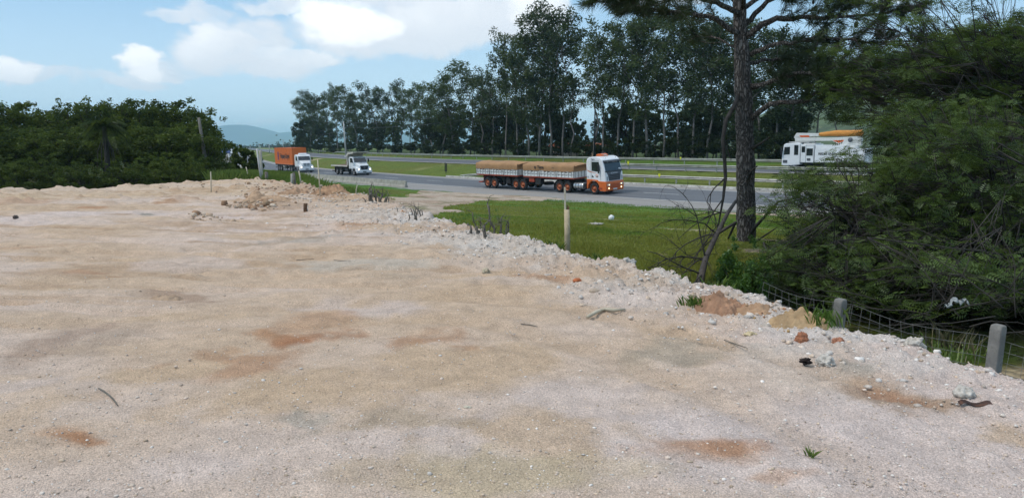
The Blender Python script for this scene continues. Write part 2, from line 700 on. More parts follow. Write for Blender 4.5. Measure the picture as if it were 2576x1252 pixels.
# --- the natural ground: one sheet to the horizon
def build_ground():
    X, Y, F = fan(4.0, 13000.0, 430, R(-100), R(100), 700)
    u, k = road_u(X, Y)
    r = np.hypot(X, Y)
    z = natural(X, Y)
    dp = plat_d(X, Y)
    z = np.where(dp > 0.4, np.minimum(z, -1.4), z)                     # under the filled yard
    edge = -5.6 + (fbm(X * .35, Y * .35, 4, 21) - .5) * 3.2 + 1.5 * sstep(10, 40, X)
    low = 0.3 + r * 0.0012
    z = z - low * sstep(0.0, 0.45, u - edge) * (u < 9.25)
    z = z - low * sstep(16.4, 17.0, u) * (u < 27.6)
    # tone of the plants and soil
    g1 = fbm(X * .16, Y * .16, 4, 3)
    g2 = fbm(X * .7, Y * .7, 3, 9)
    c = np.tile(np.array([[.10, .18, .025]]), (len(X), 1))
    c = mixc(c, (.125, .135, .026), sstep(.42, .62, g1 + .25 * (g2 - .5)))          # drier olive turf
    c = mixc(c, (.052, .150, .018), sstep(-14, -8, u) * (u < 0) * .8)               # lush strip by the shoulder
    c = mixc(c, (.040, .105, .014), sstep(.60, .75, g2) * .5)
    med = (u > 9.2) & (u < 16.6)
    c = mixc(c, (.125, .145, .03), med * .7)
    c = mixc(c, (.40, .32, .20), sstep(.70, .82, fbm(X * .09 + 3, Y * .35, 3, 31)) * med * sstep(20, -10, X))
    c = mixc(c, (.40, .30, .20), sstep(.66, .78, fbm(X * .5, Y * .9, 3, 41)) * (u < -16) * (X > 3) * (Y < 30) * .8)
    far = sstep(330, 700, r)
    c = mixc(c, (.15, .19, .05), far * .8)
    c = mixc(c, (.24, .25, .08), far * sstep(.5, .62, fbm(X * .002, Y * .008, 3, 51)))
    c = mixc(c, (.045, .075, .020), far * sstep(.58, .66, fbm(X * .004, Y * .004, 4, 61)))
    c = mixc(c, (.035, .045, .018), sstep(30, 36, u) * sstep(500, 300, r) * .7)    # darker ground under the trees
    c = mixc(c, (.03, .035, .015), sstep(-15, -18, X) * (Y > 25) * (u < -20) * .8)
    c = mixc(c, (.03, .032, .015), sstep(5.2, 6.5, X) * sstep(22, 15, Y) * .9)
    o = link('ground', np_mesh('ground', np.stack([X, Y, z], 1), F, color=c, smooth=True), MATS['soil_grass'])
    tag(o, kind='structure')


build_ground()


# --- the dirt drive between the shoulder and the yard
def build_path():
    X, Y, F = fan(18, 70, 190, R(-16), R(6), 170)
    A, B = np.array([-3.4, 20.5]), np.array([-3.6, 74.0])
    u, k = road_u(X, Y)
    mid = np.interp(Y, [18, 30, 42, 52, 60, 72], [-3.4, -4.2, -4.6, -4.2, -2.2, -1.0])
    half = np.interp(Y, [18, 30, 42, 52, 60, 68], [1.4, 1.7, 2.2, 3.2, 5.2, 6.5])
    n = (fbm(X * .45, Y * .3, 4, 77) - .5) * 2.6
    dd = half - np.abs(X - mid) + n
    z = natural(X, Y) - .12 + .17 * sstep(-.3, .3, dd) + (fbm(X * 1.5, Y * 1.5, 3, 8) - .5) * .05
    z = np.where(u > -4.6, z - .25, z)
    z = np.where(plat_d(X, Y) > -.1, -1.3, z)
    c = np.tile(np.array([[.44, .35, .27]]), (len(X), 1))
    c = mixc(c, (.34, .24, .17), sstep(.5, .65, fbm(X * .5, Y * .25, 4, 88)) * .7)
    c = mixc(c, (.11, .12, .035), sstep(.62, .70, fbm(X * .8, Y * .5, 4, 99)) * .6)
    o = link('dirt_path', np_mesh('dirt_path', np.stack([X, Y, z], 1), F, color=c, smooth=True), MATS['path_dirt'])
    tag(o, kind='structure')


build_path()

# --- the filled yard in the foreground
ORANGE, RUST, TAN, PALE, WHITE, GREY = (.42, .235, .13), (.34, .15, .07), (.53, .38, .255), (.60, .495, .45), (.60, .555, .51), (.31, .28, .23)
STAINS = [  # x, y, half width, half height (photo px), colour, strength
    (700, 850, 110, 16, RUST, .75), (620, 845, 60, 14, ORANGE, .5), (740, 815, 130, 40, ORANGE, .35), (1010, 862, 110, 28, ORANGE, .5), (640, 905, 190, 50, ORANGE, .5),
    (380, 925, 120, 30, TAN, .8), (480, 890, 90, 20, ORANGE, .45), (120, 855, 110, 45, (.40, .29, .22), .7), (290, 845, 70, 28, (.44, .33, .25), .6), (215, 1105, 55, 24, RUST, .6),
    (215, 1095, 90, 40, ORANGE, .35), (60, 1030, 120, 80, TAN, .4), (760, 975, 150, 45, TAN, .7), (900, 1000, 190, 70, TAN, .6), (1000, 1055, 120, 30, (.42, .32, .23), .6), (820, 1065, 45, 22, GREY, .4),
    (1180, 900, 150, 60, TAN, .6), (1100, 850, 60, 20, ORANGE, .4), (1330, 1080, 260, 70, TAN, .55), (1330, 1180, 330, 70, (.50, .39, .26), .6), (1700, 860, 120, 50, TAN, .5),
    (1860, 1110, 130, 26, RUST, .5), (1850, 1120, 170, 50, ORANGE, .35), (1690, 880, 90, 30, GREY, .35), (2210, 990, 150, 34, (.40, .28, .20), .65), (2190, 985, 60, 18, RUST, .4), (2130, 940, 60, 14, GREY, .4),
    (1200, 700, 90, 12, TAN, .6), (1340, 705, 110, 10, ORANGE, .5), (1250, 740, 200, 26, TAN, .5), (430, 742, 60, 9, (.40, .28, .20), .7), (290, 700, 110, 10, ORANGE, .4), (210, 690, 60, 8, RUST, .25), (300, 655, 90, 10, TAN, .7),
    (480, 790, 140, 18, TAN, .5), (150, 735, 90, 10, TAN, .6), (760, 600, 110, 12, GREY, .32), (640, 590, 130, 10, TAN, .5), (700, 520, 60, 16, (.44, .31, .22), .6), (830, 490, 60, 10, (.44, .29, .19), .7), (720, 478, 80, 8, (.46, .33, .24), .6),
    (880, 570, 70, 8, ORANGE, .35), (960, 580, 110, 10, TAN, .5), (380, 539, 30, 3, GREY, .7), (250, 498, 120, 6, TAN, .6), (60, 510, 120, 8, ORANGE, .35), (200, 525, 60, 4, ORANGE, .5), (430, 510, 40, 4, ORANGE, .4), (60, 620, 100, 6, ORANGE, .3),
    (1010, 1190, 220, 60, (.50, .38, .27), .5), (560, 1010, 90, 50, TAN, .4), (2480, 1060, 120, 30, TAN, .5), (2040, 1210, 90, 20, ORANGE, .35), (1000, 700, 90, 8, GREY, .2), (900, 660, 160, 14, (.5, .42, .34), .6),
    (1500, 1000, 260, 60, PALE, .7), (500, 660, 200, 16, PALE, .6), (90, 940, 110, 30, PALE, .7), (1000, 780, 150, 26, PALE, .8), (850, 760, 130, 20, PALE, .7), (1900, 1050, 220, 60, PALE, .6), (450, 1180, 150, 60, PALE, .5),
    (1680, 745, 240, 40, PALE, .6), (1500, 640, 330, 40, WHITE, .75), (1250, 610, 200, 20, WHITE, .6), (1080, 560, 120, 12, WHITE, .6), (900, 545, 130, 10, WHITE, .5), (1730, 690, 120, 26, WHITE, .8), (2300, 905, 220, 40, WHITE, .5), (1980, 900, 160, 26, WHITE, .45)]


def zyard(X, Y):
    d = plat_d(X, Y) + (fbm(X * 1.3, Y * 1.3, 3, 2) - .5) * .55 + (fbm(X * 4, Y * 4, 3, 4) - .5) * .3
    r = np.hypot(X, Y)
    # rubble along the right-hand edge, wheel ruts and scrape marks across the rest
    right = sstep(2.6, .2, d) * sstep(-16, -11, X)
    z = (fbm(X * .35, Y * .35, 3, 6) - .5) * .13 * sstep(2, 9, r)
    z += (fbm(X * .8 + Y * .2, Y * 2.6, 4, 12) - .5) * .12 * sstep(4, 14, r)
    sc_ = fbm(X * .55 - Y * .12, Y * 3.2 + X * .5, 3, 16)
    z += -.07 * sstep(.58, .68, sc_) * sstep(5, 11, r) + .03 * sstep(.36, .28, sc_) * sstep(5, 11, r)
    z += (fbm(X * 2.1 + Y * .5, Y * 5.2, 3, 29) - .5) * .05 * sstep(6, 13, r)
    lump = np.abs(fbm(X * 3.6, Y * 3.6, 4, 14, .6) - .5) * 2
    z += right * ((1 - lump) ** 2 * .10 - .05) * sstep(4, 10, Y) + right * (.4 + .6 * sstep(4, 10, Y)) * ((1 - np.abs(fbm(X * 9, Y * 9, 3, 15, .6) - .5) * 2) ** 2 * .07 - .03)
    z += right * (fbm(X * 11, Y * 11, 3, 18) - .5) * .06
    mid = sstep(4.6, 2.2, d) * sstep(-13, -8, X) * (1 - right)
    z += mid * (fbm(X * 6, Y * 6, 3, 19) - .5) * .05
    far = sstep(20, 27, r)
    cl = fbm(X * 1.4, Y * 1.4, 4, 23, .6)
    z += far * (cl - .5) * .09 + far * sstep(.62, .74, cl) * .09
    z += (fbm(X * 14, Y * 14, 2, 27) - .5) * .012
    out = np.clip(-d, 0, 4)
    z = z - out * 1.5
    return np.maximum(z, -2.2), d, right


TRACKS = []
for tr in ([(-200, 664), (300, 642), (700, 602), (930, 556)], [(-200, 728), (300, 694), (760, 648), (1020, 590)], [(100, 806), (600, 792), (1000, 722), (1260, 640), (1400, 600)],
           [(250, 980), (600, 868), (900, 806), (1300, 832), (1800, 1000), (2400, 1290)], [(60, 890), (520, 806), (900, 752), (1350, 772), (1950, 900), (2600, 1090)], [(-200, 566), (260, 548), (640, 520), (760, 486)], [(-200, 600), (300, 574), (720, 540), (860, 500)]):
    P_ = np.array([gp(x, y, 0)[:2] for x, y in tr])
    TRACKS.append(catmull(P_, 14))


def track_field(X, Y):
    best = np.zeros(len(X))
    for T in TRACKS:
        m = (X > T[:, 0].min() - 1) & (X < T[:, 0].max() + 1) & (Y > T[:, 1].min() - 1) & (Y < T[:, 1].max() + 1)
        P = np.stack([X[m], Y[m]], 1)
        d = np.full(len(P), 9.0)
        for a, b in zip(T[:-1], T[1:]):
            ab = b - a
            t = np.clip(((P - a) @ ab) / (ab @ ab + 1e-9), 0, 1)
            d = np.minimum(d, np.linalg.norm(P - a - t[:, None] * ab, axis=1))
        best[m] = np.maximum(best[m], np.exp(-(d / .16) ** 2) - .55 * np.exp(-((d - .30) / .09) ** 2))
    return best * (.35 + .9 * sstep(.4, .6, fbm(X * .5, Y * .5, 3, 79)))


def build_yard():
    X, Y, F = fan(1.2, 46.0, 640, R(-72), R(72), 860)
    z, d, right = zyard(X, Y)
    tf = track_field(X, Y)
    z = z - .026 * tf
    c = np.tile(np.array([[.60, .465, .375]]), (len(X), 1))
    wx = X + (fbm(X * .9, Y * .9, 5, 70) - .5) * 1.5
    wy = Y + (fbm(X * .9, Y * .9, 5, 71) - .5) * 1.1
    ln = fbm(X * .25, Y * .5, 4, 72)
    c = mixc(c, TAN, sstep(.5, .68, ln) * .75)
    c = mixc(c, PALE, sstep(.5, .34, ln) * .7)
    c = mixc(c, (.54, .40, .26), sstep(20, 30, np.hypot(X, Y)) * .55 * sstep(2, -6, X))
    st = fbm(X * .5 - Y * .12, Y * 2.4 + X * .4, 4, 73)
    c = mixc(c, (.43, .29, .185), sstep(.56, .70, st) * .65 * sstep(5, 12, np.hypot(X, Y)))
    c = mixc(c, WHITE, right * .6 * sstep(.35, .55, fbm(X * .6, Y * .6, 3, 74)) * sstep(24, 18, Y))
    c = mixc(c, (.50, .36, .25), right * .5 * sstep(.5, .68, fbm(X * .9, Y * .9, 3, 75)))
    c = mixc(c, (.42, .26, .16), sstep(.58, .72, fbm(X * 1.4, Y * 1.4, 4, 23, .6)) * sstep(20, 27, np.hypot(X, Y)) * sstep(-14, -8, X) * .8)
    nz = fbm(X * 2.6, Y * 2.6, 5, 76, .65)
    for (px, py, hw, hh, col, s) in sorted(STAINS, key=lambda q: q[4] not in (PALE, WHITE)):
        p = gp(px, py, 0)
        ry = max(.12, abs(gp(px, py - hh, 0)[1] - gp(px, py + hh, 0)[1]) / 2)
        rx = max(.05, hw / FPX * math.hypot(p[1], CZ))
        q = np.sqrt(((wx - p[0]) / rx) ** 2 + ((wy - p[1]) / ry) ** 2)
        c = mixc(c, col, (s * .7 if col in (PALE, WHITE) else min(.92, s * 1.45)) * sstep(1.2, .45, q + (nz - .5) * 1.5))
    c = mixc(c, (.47, .33, .215), np.clip(tf, 0, 1) * .30)
    c = mixc(c, (.60, .51, .44), np.clip(-tf, 0, 1) * .6)
    c *= (.93 + .14 * fbm(X * 5, Y * 5, 3, 78))[:, None]
    me = np_mesh('gravel_ground', np.stack([X, Y, z], 1), F, color=c, smooth=True)
    o = link('gravel_ground', me, MATS['yard_fill'])
    tag(o, kind='structure')


build_yard()


def zy(x, y):
    return float(zyard(np.array([x]), np.array([y]))[0][0])


# ------------------------------------------------------------------ roads
def roadmat(name, lanes):
    m = bpy.data.materials.new(name)
    m.use_nodes = True
    t = NT(m.node_tree)
    b = t.n['Principled BSDF']
    tcn = t.node('ShaderNodeTexCoord')
    s_ = t.node('ShaderNodeSeparateXYZ')
    t.l.new(tcn.outputs['UV'], s_.inputs[0])
    u = s_.outputs[0]
    co = tcn.outputs['Object']
    n = t.noise(co, 0.35, 5, 0.6)
    nf = t.noise(co, 14.0, 3, 0.7)
    strk = t.node('ShaderNodeMapping')
    strk.inputs['Scale'].default_value = (2.2, 0.03, 1)
    t.l.new(tcn.outputs['UV'], strk.inputs['Vector'])
    ns = t.noise(strk.outputs[0], 1.0, 4, 0.6)
    lane = t.math('MULTIPLY', t.ramp(t.math('ADD', u, t.math('MULTIPLY', n, .5)), lanes[0], lanes[0] + .35), t.ramp(u, lanes[1] + .35, lanes[1]))
    c = t.mix(lane, t.mix(n, (.235, .22, .205), (.33, .305, .28)), t.mix(n, (.098, .105, .118), (.15, .155, .165)))
    c = t.mix(t.math('MULTIPLY', t.ramp(ns, .5, .72), .4), c, (.075, .078, .085))
    c = t.mix(t.math('MULTIPLY', t.ramp(ns, .48, .3), .25), c, (.23, .225, .22))
    f = t.ramp(nf, .3, .7, .88, 1.1)
    v = t.node('ShaderNodeVectorMath', operation='SCALE')
    t.l.new(c, v.inputs[0])
    t.l.new(f, v.inputs['Scale'])
    t.l.new(v.outputs[0], b.inputs['Base Color'])
    b.inputs['Roughness'].default_value = .8
    b.inputs['Specular IOR Level'].default_value = .25
    MATS[name] = m


roadmat('asphalt_near', (0.1, 7.5))
roadmat('asphalt_far', (17.8, 26.2))
pm('road_paint', (.62, .62, .60), .6, .2, 1.5, dirt=(.28, .28, .28), dirt_amt=.6)
KEEP = np.arange(len(LINE))


def ribbon(name, us, mat, lift=0.0, i0=0, i1=None, parent=None, zf=None):
    I = KEEP[i0:i1]
    us = np.array(us, float)
    n, m = len(I), len(us)
    X = LINE[I, 0][:, None] + LN[I, 0][:, None] * us[None]
    Y = LINE[I, 1][:, None] + LN[I, 1][:, None] * us[None]
    kk = np.repeat(I[:, None], m, 1)
    Z = profile(np.repeat(us[None], n, 0), kk) + lift
    seg = np.r_[0, np.cumsum(np.linalg.norm(np.diff(LINE[I], axis=0), axis=1))]
    uv = np.stack([np.repeat(us[None], n, 0), np.repeat(seg[:, None], m, 1)], -1).reshape(-1, 2)
    idx = np.arange(n * m).reshape(n, m)
    F = np.stack([idx[:-1, :-1], idx[:-1, 1:], idx[1:, 1:], idx[1:, :-1]], -1).reshape(-1, 4)[:, ::-1]
    me = np_mesh(name, np.stack([X, Y, Z], -1).reshape(-1, 3), F, uv=uv, smooth=True)
    return link(name, me, MATS[mat], parent)


road1 = tag(ribbon('road', [-9.5, -6, -4, -2, 0, 1.85, 3.7, 5.5, 7.4, 8.2, 9.04], 'asphalt_near', 0.0), kind='structure')
ribbon('edge_line', [-.07, .07], 'road_paint', .006, parent=road1)
ribbon('edge_line', [7.35, 7.49], 'road_paint', .006, parent=road1)
road2 = tag(ribbon('road', [16.6, 17.3, 19, 21, 22, 24, 26, 27.4], 'asphalt_far', 0.0), kind='structure')
ribbon('edge_line', [17.75, 17.88], 'road_paint', .006, parent=road2)
ribbon('edge_line', [26.1, 26.23], 'road_paint', .006, parent=road2)


def line_pt(s0):
    """point, direction, normal and index at arc length s0 along the near edge line"""
    j = int(np.clip(np.searchsorted(ARC, s0) - 1, 0, len(LINE) - 2))
    t = (s0 - ARC[j]) / (ARC[j + 1] - ARC[j])
    return LINE[j] * (1 - t) + LINE[j + 1] * t, LD[j] * (1 - t) + LD[j + 1] * t, LN[j] * (1 - t) + LN[j + 1] * t, j


ARC = np.r_[0, np.cumsum(np.linalg.norm(np.diff(LINE, axis=0), axis=1))]


def on_line(s0, u, dz=0.0):
    p, d, n, j = line_pt(s0)
    q = p + n * u
    return np.array([q[0], q[1], float(profile(np.array([u]), np.array([j]))[0]) + dz])


def px_of(p):
    v = np.array(p) - np.array([0, 0, CZ])
    f = v[1] * math.cos(PITCH) - v[2] * math.sin(PITCH)
    up = v[1] * math.sin(PITCH) + v[2] * math.cos(PITCH)
    return CX + FPX * v[0] / f, CY - FPX * up / f


def s_at_px(px, u):
    """arc length where the offset line crosses a column of the photograph"""
    best, bs = 1e9, 0
    for s0 in np.arange(60, 900, .5):
        q = on_line(s0, u)
        if q[1] < 5:
            continue
        e = abs(px_of(q)[0] - px)
        if e < best:
            best, bs = e, s0
    return bs


S_TRUCK = s_at_px(1712, 3.7)
dash = MB()
for k in range(-3, 22):
    s0 = S_TRUCK + 12 * k
    V = []
    for q in np.linspace(s0, s0 + 4, 5):
        for u in (3.64, 3.76):
            V.append(tuple(on_line(q, u, .007)))
    dash.add(V, [(2 * i, 2 * i + 1, 2 * i + 3, 2 * i + 2) for i in range(4)])
dash.build('lane_line', 'road_paint', road1)

pm('kerb_paint', (.50, .48, .44), .85, .25, 1.1, dirt=(.16, .14, .11), dirt_amt=.9, bump=.01)
ks = np.arange(s_at_px(1120, 9.1), 60, -1.5)
kb = MB()
V = []
for s0 in ks:
    for (u, dz) in ((9.045, -.05), (9.06, .17), (9.30, .19), (9.32, -.1)):
        V.append(tuple(on_line(s0, 9.04, 0) + np.array([*(line_pt(s0)[2] * (u - 9.04)), dz])))
kb.add(V, [(4 * i + j, 4 * i + j + 1, 4 * i + j + 5, 4 * i + j + 4) for i in range(len(ks) - 1) for j in range(3)])
tag(kb.build('kerb', 'kerb_paint'), kind='structure')

# ------------------------------------------------------------------ guardrails, barrier, marker, poles
pm('galvanised', (.40, .39, .36), .55, .18, .8, dirt=(.22, .20, .17), dirt_amt=.6, metal=.35)
pm('rail_green', (.30, .31, .27), .6, .2, .8, dirt=(.16, .17, .12), dirt_amt=.6, metal=.2)
pm('reflector_yellow', (.75, .72, .03), .4, .05)
pm('concrete', (.36, .34, .29), .9, .18, 1.2, bump=.01, bscale=30, dirt=(.13, .12, .09), dirt_amt=.7)
pm('pole_concrete', (.46, .45, .43), .9, .1, 2.0)
pm('old_pole', (.15, .14, .12), .95, .25, 2)
pm('black_panel', (.012, .012, .014), .5, .2)
pm('wire', (.06, .06, .065), .6, .1)


def guardrail(label, s_from, s_to, u, mat, step=4.0, reflect=(), terminal=False, h=.74):
    p0 = on_line(s_from, u)
    root = thing('guardrail', label, 'guardrail', p0, group='steel guardrails of the highway')
    rl = MB()
    sec = [(0, .0), (-.05, .04), (-.085, .08), (-.05, .125), (.0, .155), (-.05, .185), (-.085, .23), (-.05, .27), (0, .31), (.015, .31), (.015, 0)]
    ss = np.arange(s_from, s_to, -1.5 if s_to < s_from else 1.5)
    V = []
    for i, s0 in enumerate(ss):
        hh = h - .31
        if terminal and i < 6:
            hh = -.25 + (h - .06) * (i / 6)
        for (du, dz) in sec:
            V.append(tuple(on_line(s0, u) + np.array([*(line_pt(s0)[2] * du), hh + dz]) - p0))
    m = len(sec)
    rl.add(V, [(i * m + j, i * m + (j + 1) % m, (i + 1) * m + (j + 1) % m, (i + 1) * m + j) for i in range(len(ss) - 1) for j in range(m)])
    rl.build('rail', mat, root)
    pb = MB().box(-.06, .06, -.05, .05, -.3, h - .06)
    pb.box(-.04, .04, -.11, -.05, h - .3, h - .06)
    proto = None
    sg = -1 if s_to < s_from else 1
    for k in range(min(98, int(abs(s_to - s_from) / step))):
        s0 = s_from + sg * (k * step + (9 if terminal else 1))
        q = on_line(s0, u + .07) - p0
        d = line_pt(s0)[1]
        if proto is None:
            proto = pb.build('post', mat, root)
            o = proto
        else:
            o = proto.copy()
            COL.objects.link(o)
            o.parent = root
        o.location = q
        o.rotation_euler = (0, 0, math.atan2(d[1], d[0]))
    for (px, big) in reflect:
        s0 = s_at_px(px, u)
        q = on_line(s0, u - .1) - p0
        r_ = MB()
        r_.box(-.09, .09, -.02, .02, h - .06, h + .20 * big)
        r_.box(-.03, .03, -.015, .015, h - .2, h - .06)
        o = r_.build('reflector', 'reflector_yellow', root, loc=q)
        d = line_pt(s0)[1]
        o.rotation_euler = (0, 0, R(-20))
    return root


guardrail('nearest weathered guardrail above the kerb, its end sloping down behind the covered truck', s_at_px(1158, 9.85), 70, 9.85, 'galvanised', terminal=True, reflect=((1664, .9),))
guardrail('middle guardrail at the near edge of the far carriageway with a yellow reflector', s_at_px(1500, 15.9), 60, 15.9, 'rail_green', reflect=((1585, 1.2),), h=.70)
guardrail('farthest long guardrail running in front of the tall eucalyptus trees', s_at_px(835, 28.5), 70, 28.5, 'rail_green', terminal=True, step=5, reflect=((1713, .7),))
guardrail('short greenish guardrail length beyond the orange container near the two tall poles', s_at_px(742, 28.7), s_at_px(822, 28.7), 28.7, 'rail_green', step=6)

# concrete barrier along the near shoulder
sB = s_at_px(1025, -5.0)
bb = MB()
b0 = on_line(sB, -5.0)
sec = [(-.22, -.2), (-.22, .10), (-.13, .28), (-.09, .72), (.09, .72), (.13, .28), (.22, .10), (.22, -.2)]
bs = np.arange(sB, sB + 90, 2.0)
V = [tuple(on_line(s0, -5.0) + np.array([*(line_pt(s0)[2] * a), b]) - b0) for s0 in bs for (a, b) in sec]
F = [(i * 8 + j, i * 8 + (j + 1) % 8, (i + 1) * 8 + (j + 1) % 8, (i + 1) * 8 + j) for i in range(len(bs) - 1) for j in range(8)]
F += [tuple(range(8))]
bb.add(V, F)
o = bb.build('concrete_barrier', 'concrete', loc=b0)
tag(o, 'low stained concrete barrier along the road shoulder, half hidden by tall grass', 'barrier')

# dark marker panel in the median
p = gp(1122, 438, -2.2)
mk = thing('marker_sign', 'small dark upright marker panel standing alone in the median grass', 'road marker', p)
MB().box(-.18, -.02, -.02, .02, .35, 1.55).box(.03, .16, -.02, .02, .35, 1.5).build('panel', 'black_panel', mk)
MB().cyl((0, 0), .04, 0, .5, 'z', 8).build('post', 'black_panel', mk)


def pole(px, ytop, ybase, Y, label, lean=0.0, w=.16, mat='pole_concrete', name='utility_pole', arm=True, cat='pole', zb=None):
    a = at(px, ytop, Y)
    z0 = zground(a[0], Y) if zb is None else zb
    root = thing(name, label, cat, (a[0], Y, z0), group='utility poles')
    h = a[2] - z0
    MB().tube([(lean, 0, -.4), (lean * .4, 0, h * .5), (0, 0, h)], [w * 1.25, w, w * .72], 8).build('shaft', mat, root)
    if arm:
        c = MB().box(-.75, .75, -.05, .05, h - .5, h - .38)
        for q in (-.65, 0, .65):
            c.cyl((q, 0), .05, h - .38, h - .22, 'z', 6)
        o = c.build('crossarm', mat, root)
        o.rotation_euler = (0, 0, R(35))
    return root, np.array([a[0], Y, a[2]])


_, w1 = pole(864, 306, 390, 205, 'tallest light concrete pole in front of the eucalyptus, above the dump truck', lean=.5, w=.2, arm=False)
_, w2 = pole(795, 327, 388, 272, 'second light concrete pole, just right of the orange container', lean=.6, w=.2, arm=False)
_, w3 = pole(740, 346, 386, 350, 'thin pale pole against the dark left edge of the eucalyptus row', w=.16)
_, w4 = pole(712, 351, 372, 560, 'dark pole rising above the top edge of the orange container', w=.17)
_, w5 = pole(677, 363, 397, 300, 'pale low pole immediately left of the orange container', w=.16, arm=False)
_, w6 = pole(652, 361, 397, 420, 'distant pole behind the square fence post left of the container', w=.16)
_, w7 = pole(629, 364, 389, 620, 'distant pole above the right side of the dark round bush', w=.17)
_, w8 = pole(601, 365, 386, 760, 'distant pole with wide crossarm above the left side of the dark round bush', w=.2)
_, w9 = pole(580, 371, 386, 1000, 'farthest tiny pole above the blue and white truck', w=.2)
pole(1497, 257, 388, 117, 'thin dark wooden pole rising behind the roof of the white and orange cab', w=.11, mat='black_panel', arm=False)
pole(1988, 306, 400, 99, 'pale grey pole behind the utility truck cab', w=.13, mat='pole_concrete', arm=False)
pole(1497 - 1000 + 3, 296, 446, 47, 'leaning grey pole standing in front of the dark wood on the left', lean=.55, w=.12, arm=False, mat='old_pole')


def wire(pts, label):
    c = MB()
    P = []
    for a, b in zip(pts[:-1], pts[1:]):
        for t in np.linspace(0, 1, 9):
            q = a * (1 - t) + b * t
            q = q - np.array([0, 0, 4 * t * (1 - t) * np.linalg.norm(b - a) * .012])
            P.append(tuple(q))
    c.tube(P, .035, 4)
    tag(c.build('power_line', 'wire'), label, 'power line', 'power lines')


for dz, lb in ((-.25, 'upper thin power line sagging between the two pale concrete poles'), (-1.4, 'lower thin power line sagging between the two pale concrete poles')):
    e = np.array([0, 0, dz])
    far_end = w1 + np.array([40, -62, .5])
    wire([far_end + e, w1 + e, w2 + e, w3 + e, w4 + e, w7 + e], lb)

# ------------------------------------------------------------------ vehicles
pm('truck_white', (.74, .75, .76), .3, .04, 2, coat=.4, dirt=(.50, .48, .45), dirt_amt=.25)
pm('truck_orange', (.62, .13, .022), .35, .08, 2, coat=.3, dirt=(.30, .09, .03), dirt_amt=.4)
pm('grille_grey', (.085, .09, .105), .45, .1, 4)
pm('glass_dark', (.016, .022, .028), .06, .3, 2.0, spec=.8)
pm('black_plastic', (.014, .014, .016), .5, .2, 4)
pm('tyre', (.018, .018, .019), .85, .25, 5, dirt=(.06, .055, .05), dirt_amt=.5)
pm('rim_orange', (.42, .11, .035), .5, .2, 6, dirt=(.10, .06, .04), dirt_amt=.7)
pm('rim_grey', (.20, .20, .20), .5, .2, 6, dirt=(.07, .06, .05), dirt_amt=.7)
pm('chassis', (.022, .022, .024), .7, .3, 3, dirt=(.07, .06, .05), dirt_amt=.5)
pm('frame_red', (.34, .055, .025), .6, .2, 3, dirt=(.12, .04, .03), dirt_amt=.5)
pm('board_white', (.70, .70, .68), .5, .08, 3, dirt=(.30, .28, .25), dirt_amt=.45)
pm('tarp', (.35, .195, .09), .75, .14, 1.1, dirt=(.30, .165, .075), dirt_amt=.5, bump=.03, bscale=3.0)
pm('steel', (.55, .56, .56), .3, .1, 4, metal=.8)
pm('lens', (.60, .60, .56), .15, .05)
pm('ink', (.03, .028, .028), .6, .05)
pm('ink_blue', (.035, .03, .16), .6, .05)
pm('ink_red', (.35, .05, .02), .6, .05)
pm('silver_ink', (.45, .46, .48), .4, .05)
pm('container_orange', (.62, .15, .028), .5, .06, .8, dirt=(.35, .10, .03), dirt_amt=.35)
pm('bed_cream', (.56, .53, .46), .6, .12, 2, dirt=(.24, .17, .11), dirt_amt=.6)
pm('bed_rust', (.16, .085, .06), .8, .25, 1.5, dirt=(.30, .24, .18), dirt_amt=.5)
pm('plate_white', (.6, .6, .6), .5, .05)
pm('boom_white', (.60, .60, .58), .4, .06, 2, dirt=(.33, .30, .26), dirt_amt=.4)
pm('boom_orange', (.58, .24, .045), .7, .12, 2, dirt=(.35, .14, .03), dirt_amt=.5, bump=.04, bscale=4)
pm('red_orange', (.65, .12, .03), .5, .05)
glow('lamp_on', (1.0, .93, .80), 3.0)
glow('lamp_dim', (1.0, .80, .50), 1.6)


def wheel_proto(rad, wid, rim, parent, inner=.58):
    """tyre with shoulders, dished rim with hub and nuts; outer face looks to -y"""
    t = MB().lathe([(rad * inner, -wid / 2 + .02), (rad * .80, -wid / 2), (rad * .95, -wid / 2 + .03), (rad, -wid / 2 + .07), (rad, wid / 2 - .07),
                    (rad * .95, wid / 2 - .03), (rad * .8, wid / 2), (rad * inner, wid / 2 - .02)], 'y', 32)
    w = t.build('wheel', 'tyre', parent)
    r = MB().lathe([(rad * inner, -wid / 2 + .02), (rad * inner * .93, -wid / 2 + .03), (rad * inner * .86, -wid / 2 + .12), (rad * .34, -wid / 2 + .15), (rad * .30, -wid / 2 + .06), (rad * .17, -wid / 2 - .01), (0.001, -wid / 2 - .02)], 'y', 28)
    r.lathe([(rad * inner, wid / 2 - .02), (rad * .3, wid / 2 - .08), (0.001, wid / 2 - .08)], 'y', 20)
    for k in range(10):
        a = k * math.pi / 5
        r.cyl((rad * .40 * math.cos(a), rad * .40 * math.sin(a)), .022, -wid / 2 + .14, -wid / 2 + .09, 'y', 6)
    r.build('rim', rim, w)
    hb = MB()
    for k in range(8):
        a = k * math.pi / 4 + .2
        hb.cyl((rad * .47 * math.cos(a), rad * .47 * math.sin(a)), .035, -wid / 2 + .118, -wid / 2 + .125, 'y', 8)
    hb.build('vent_holes', 'black_plastic', w)
    return w


def place_wheels(w, spots):
    first = True
    for (x, y, z, flip) in spots:
        o = w if first else dup(w, w.parent)
        first = False
        o.location = (x, y, z)
        o.rotation_euler = (0, 0, math.pi if flip else 0)


def arc(cx, cz, r, a0, a1, n):
    return [(cx + r * math.cos(R(a0 + (a1 - a0) * i / n)), cz + r * math.sin(R(a0 + (a1 - a0) * i / n))) for i in range(n + 1)]


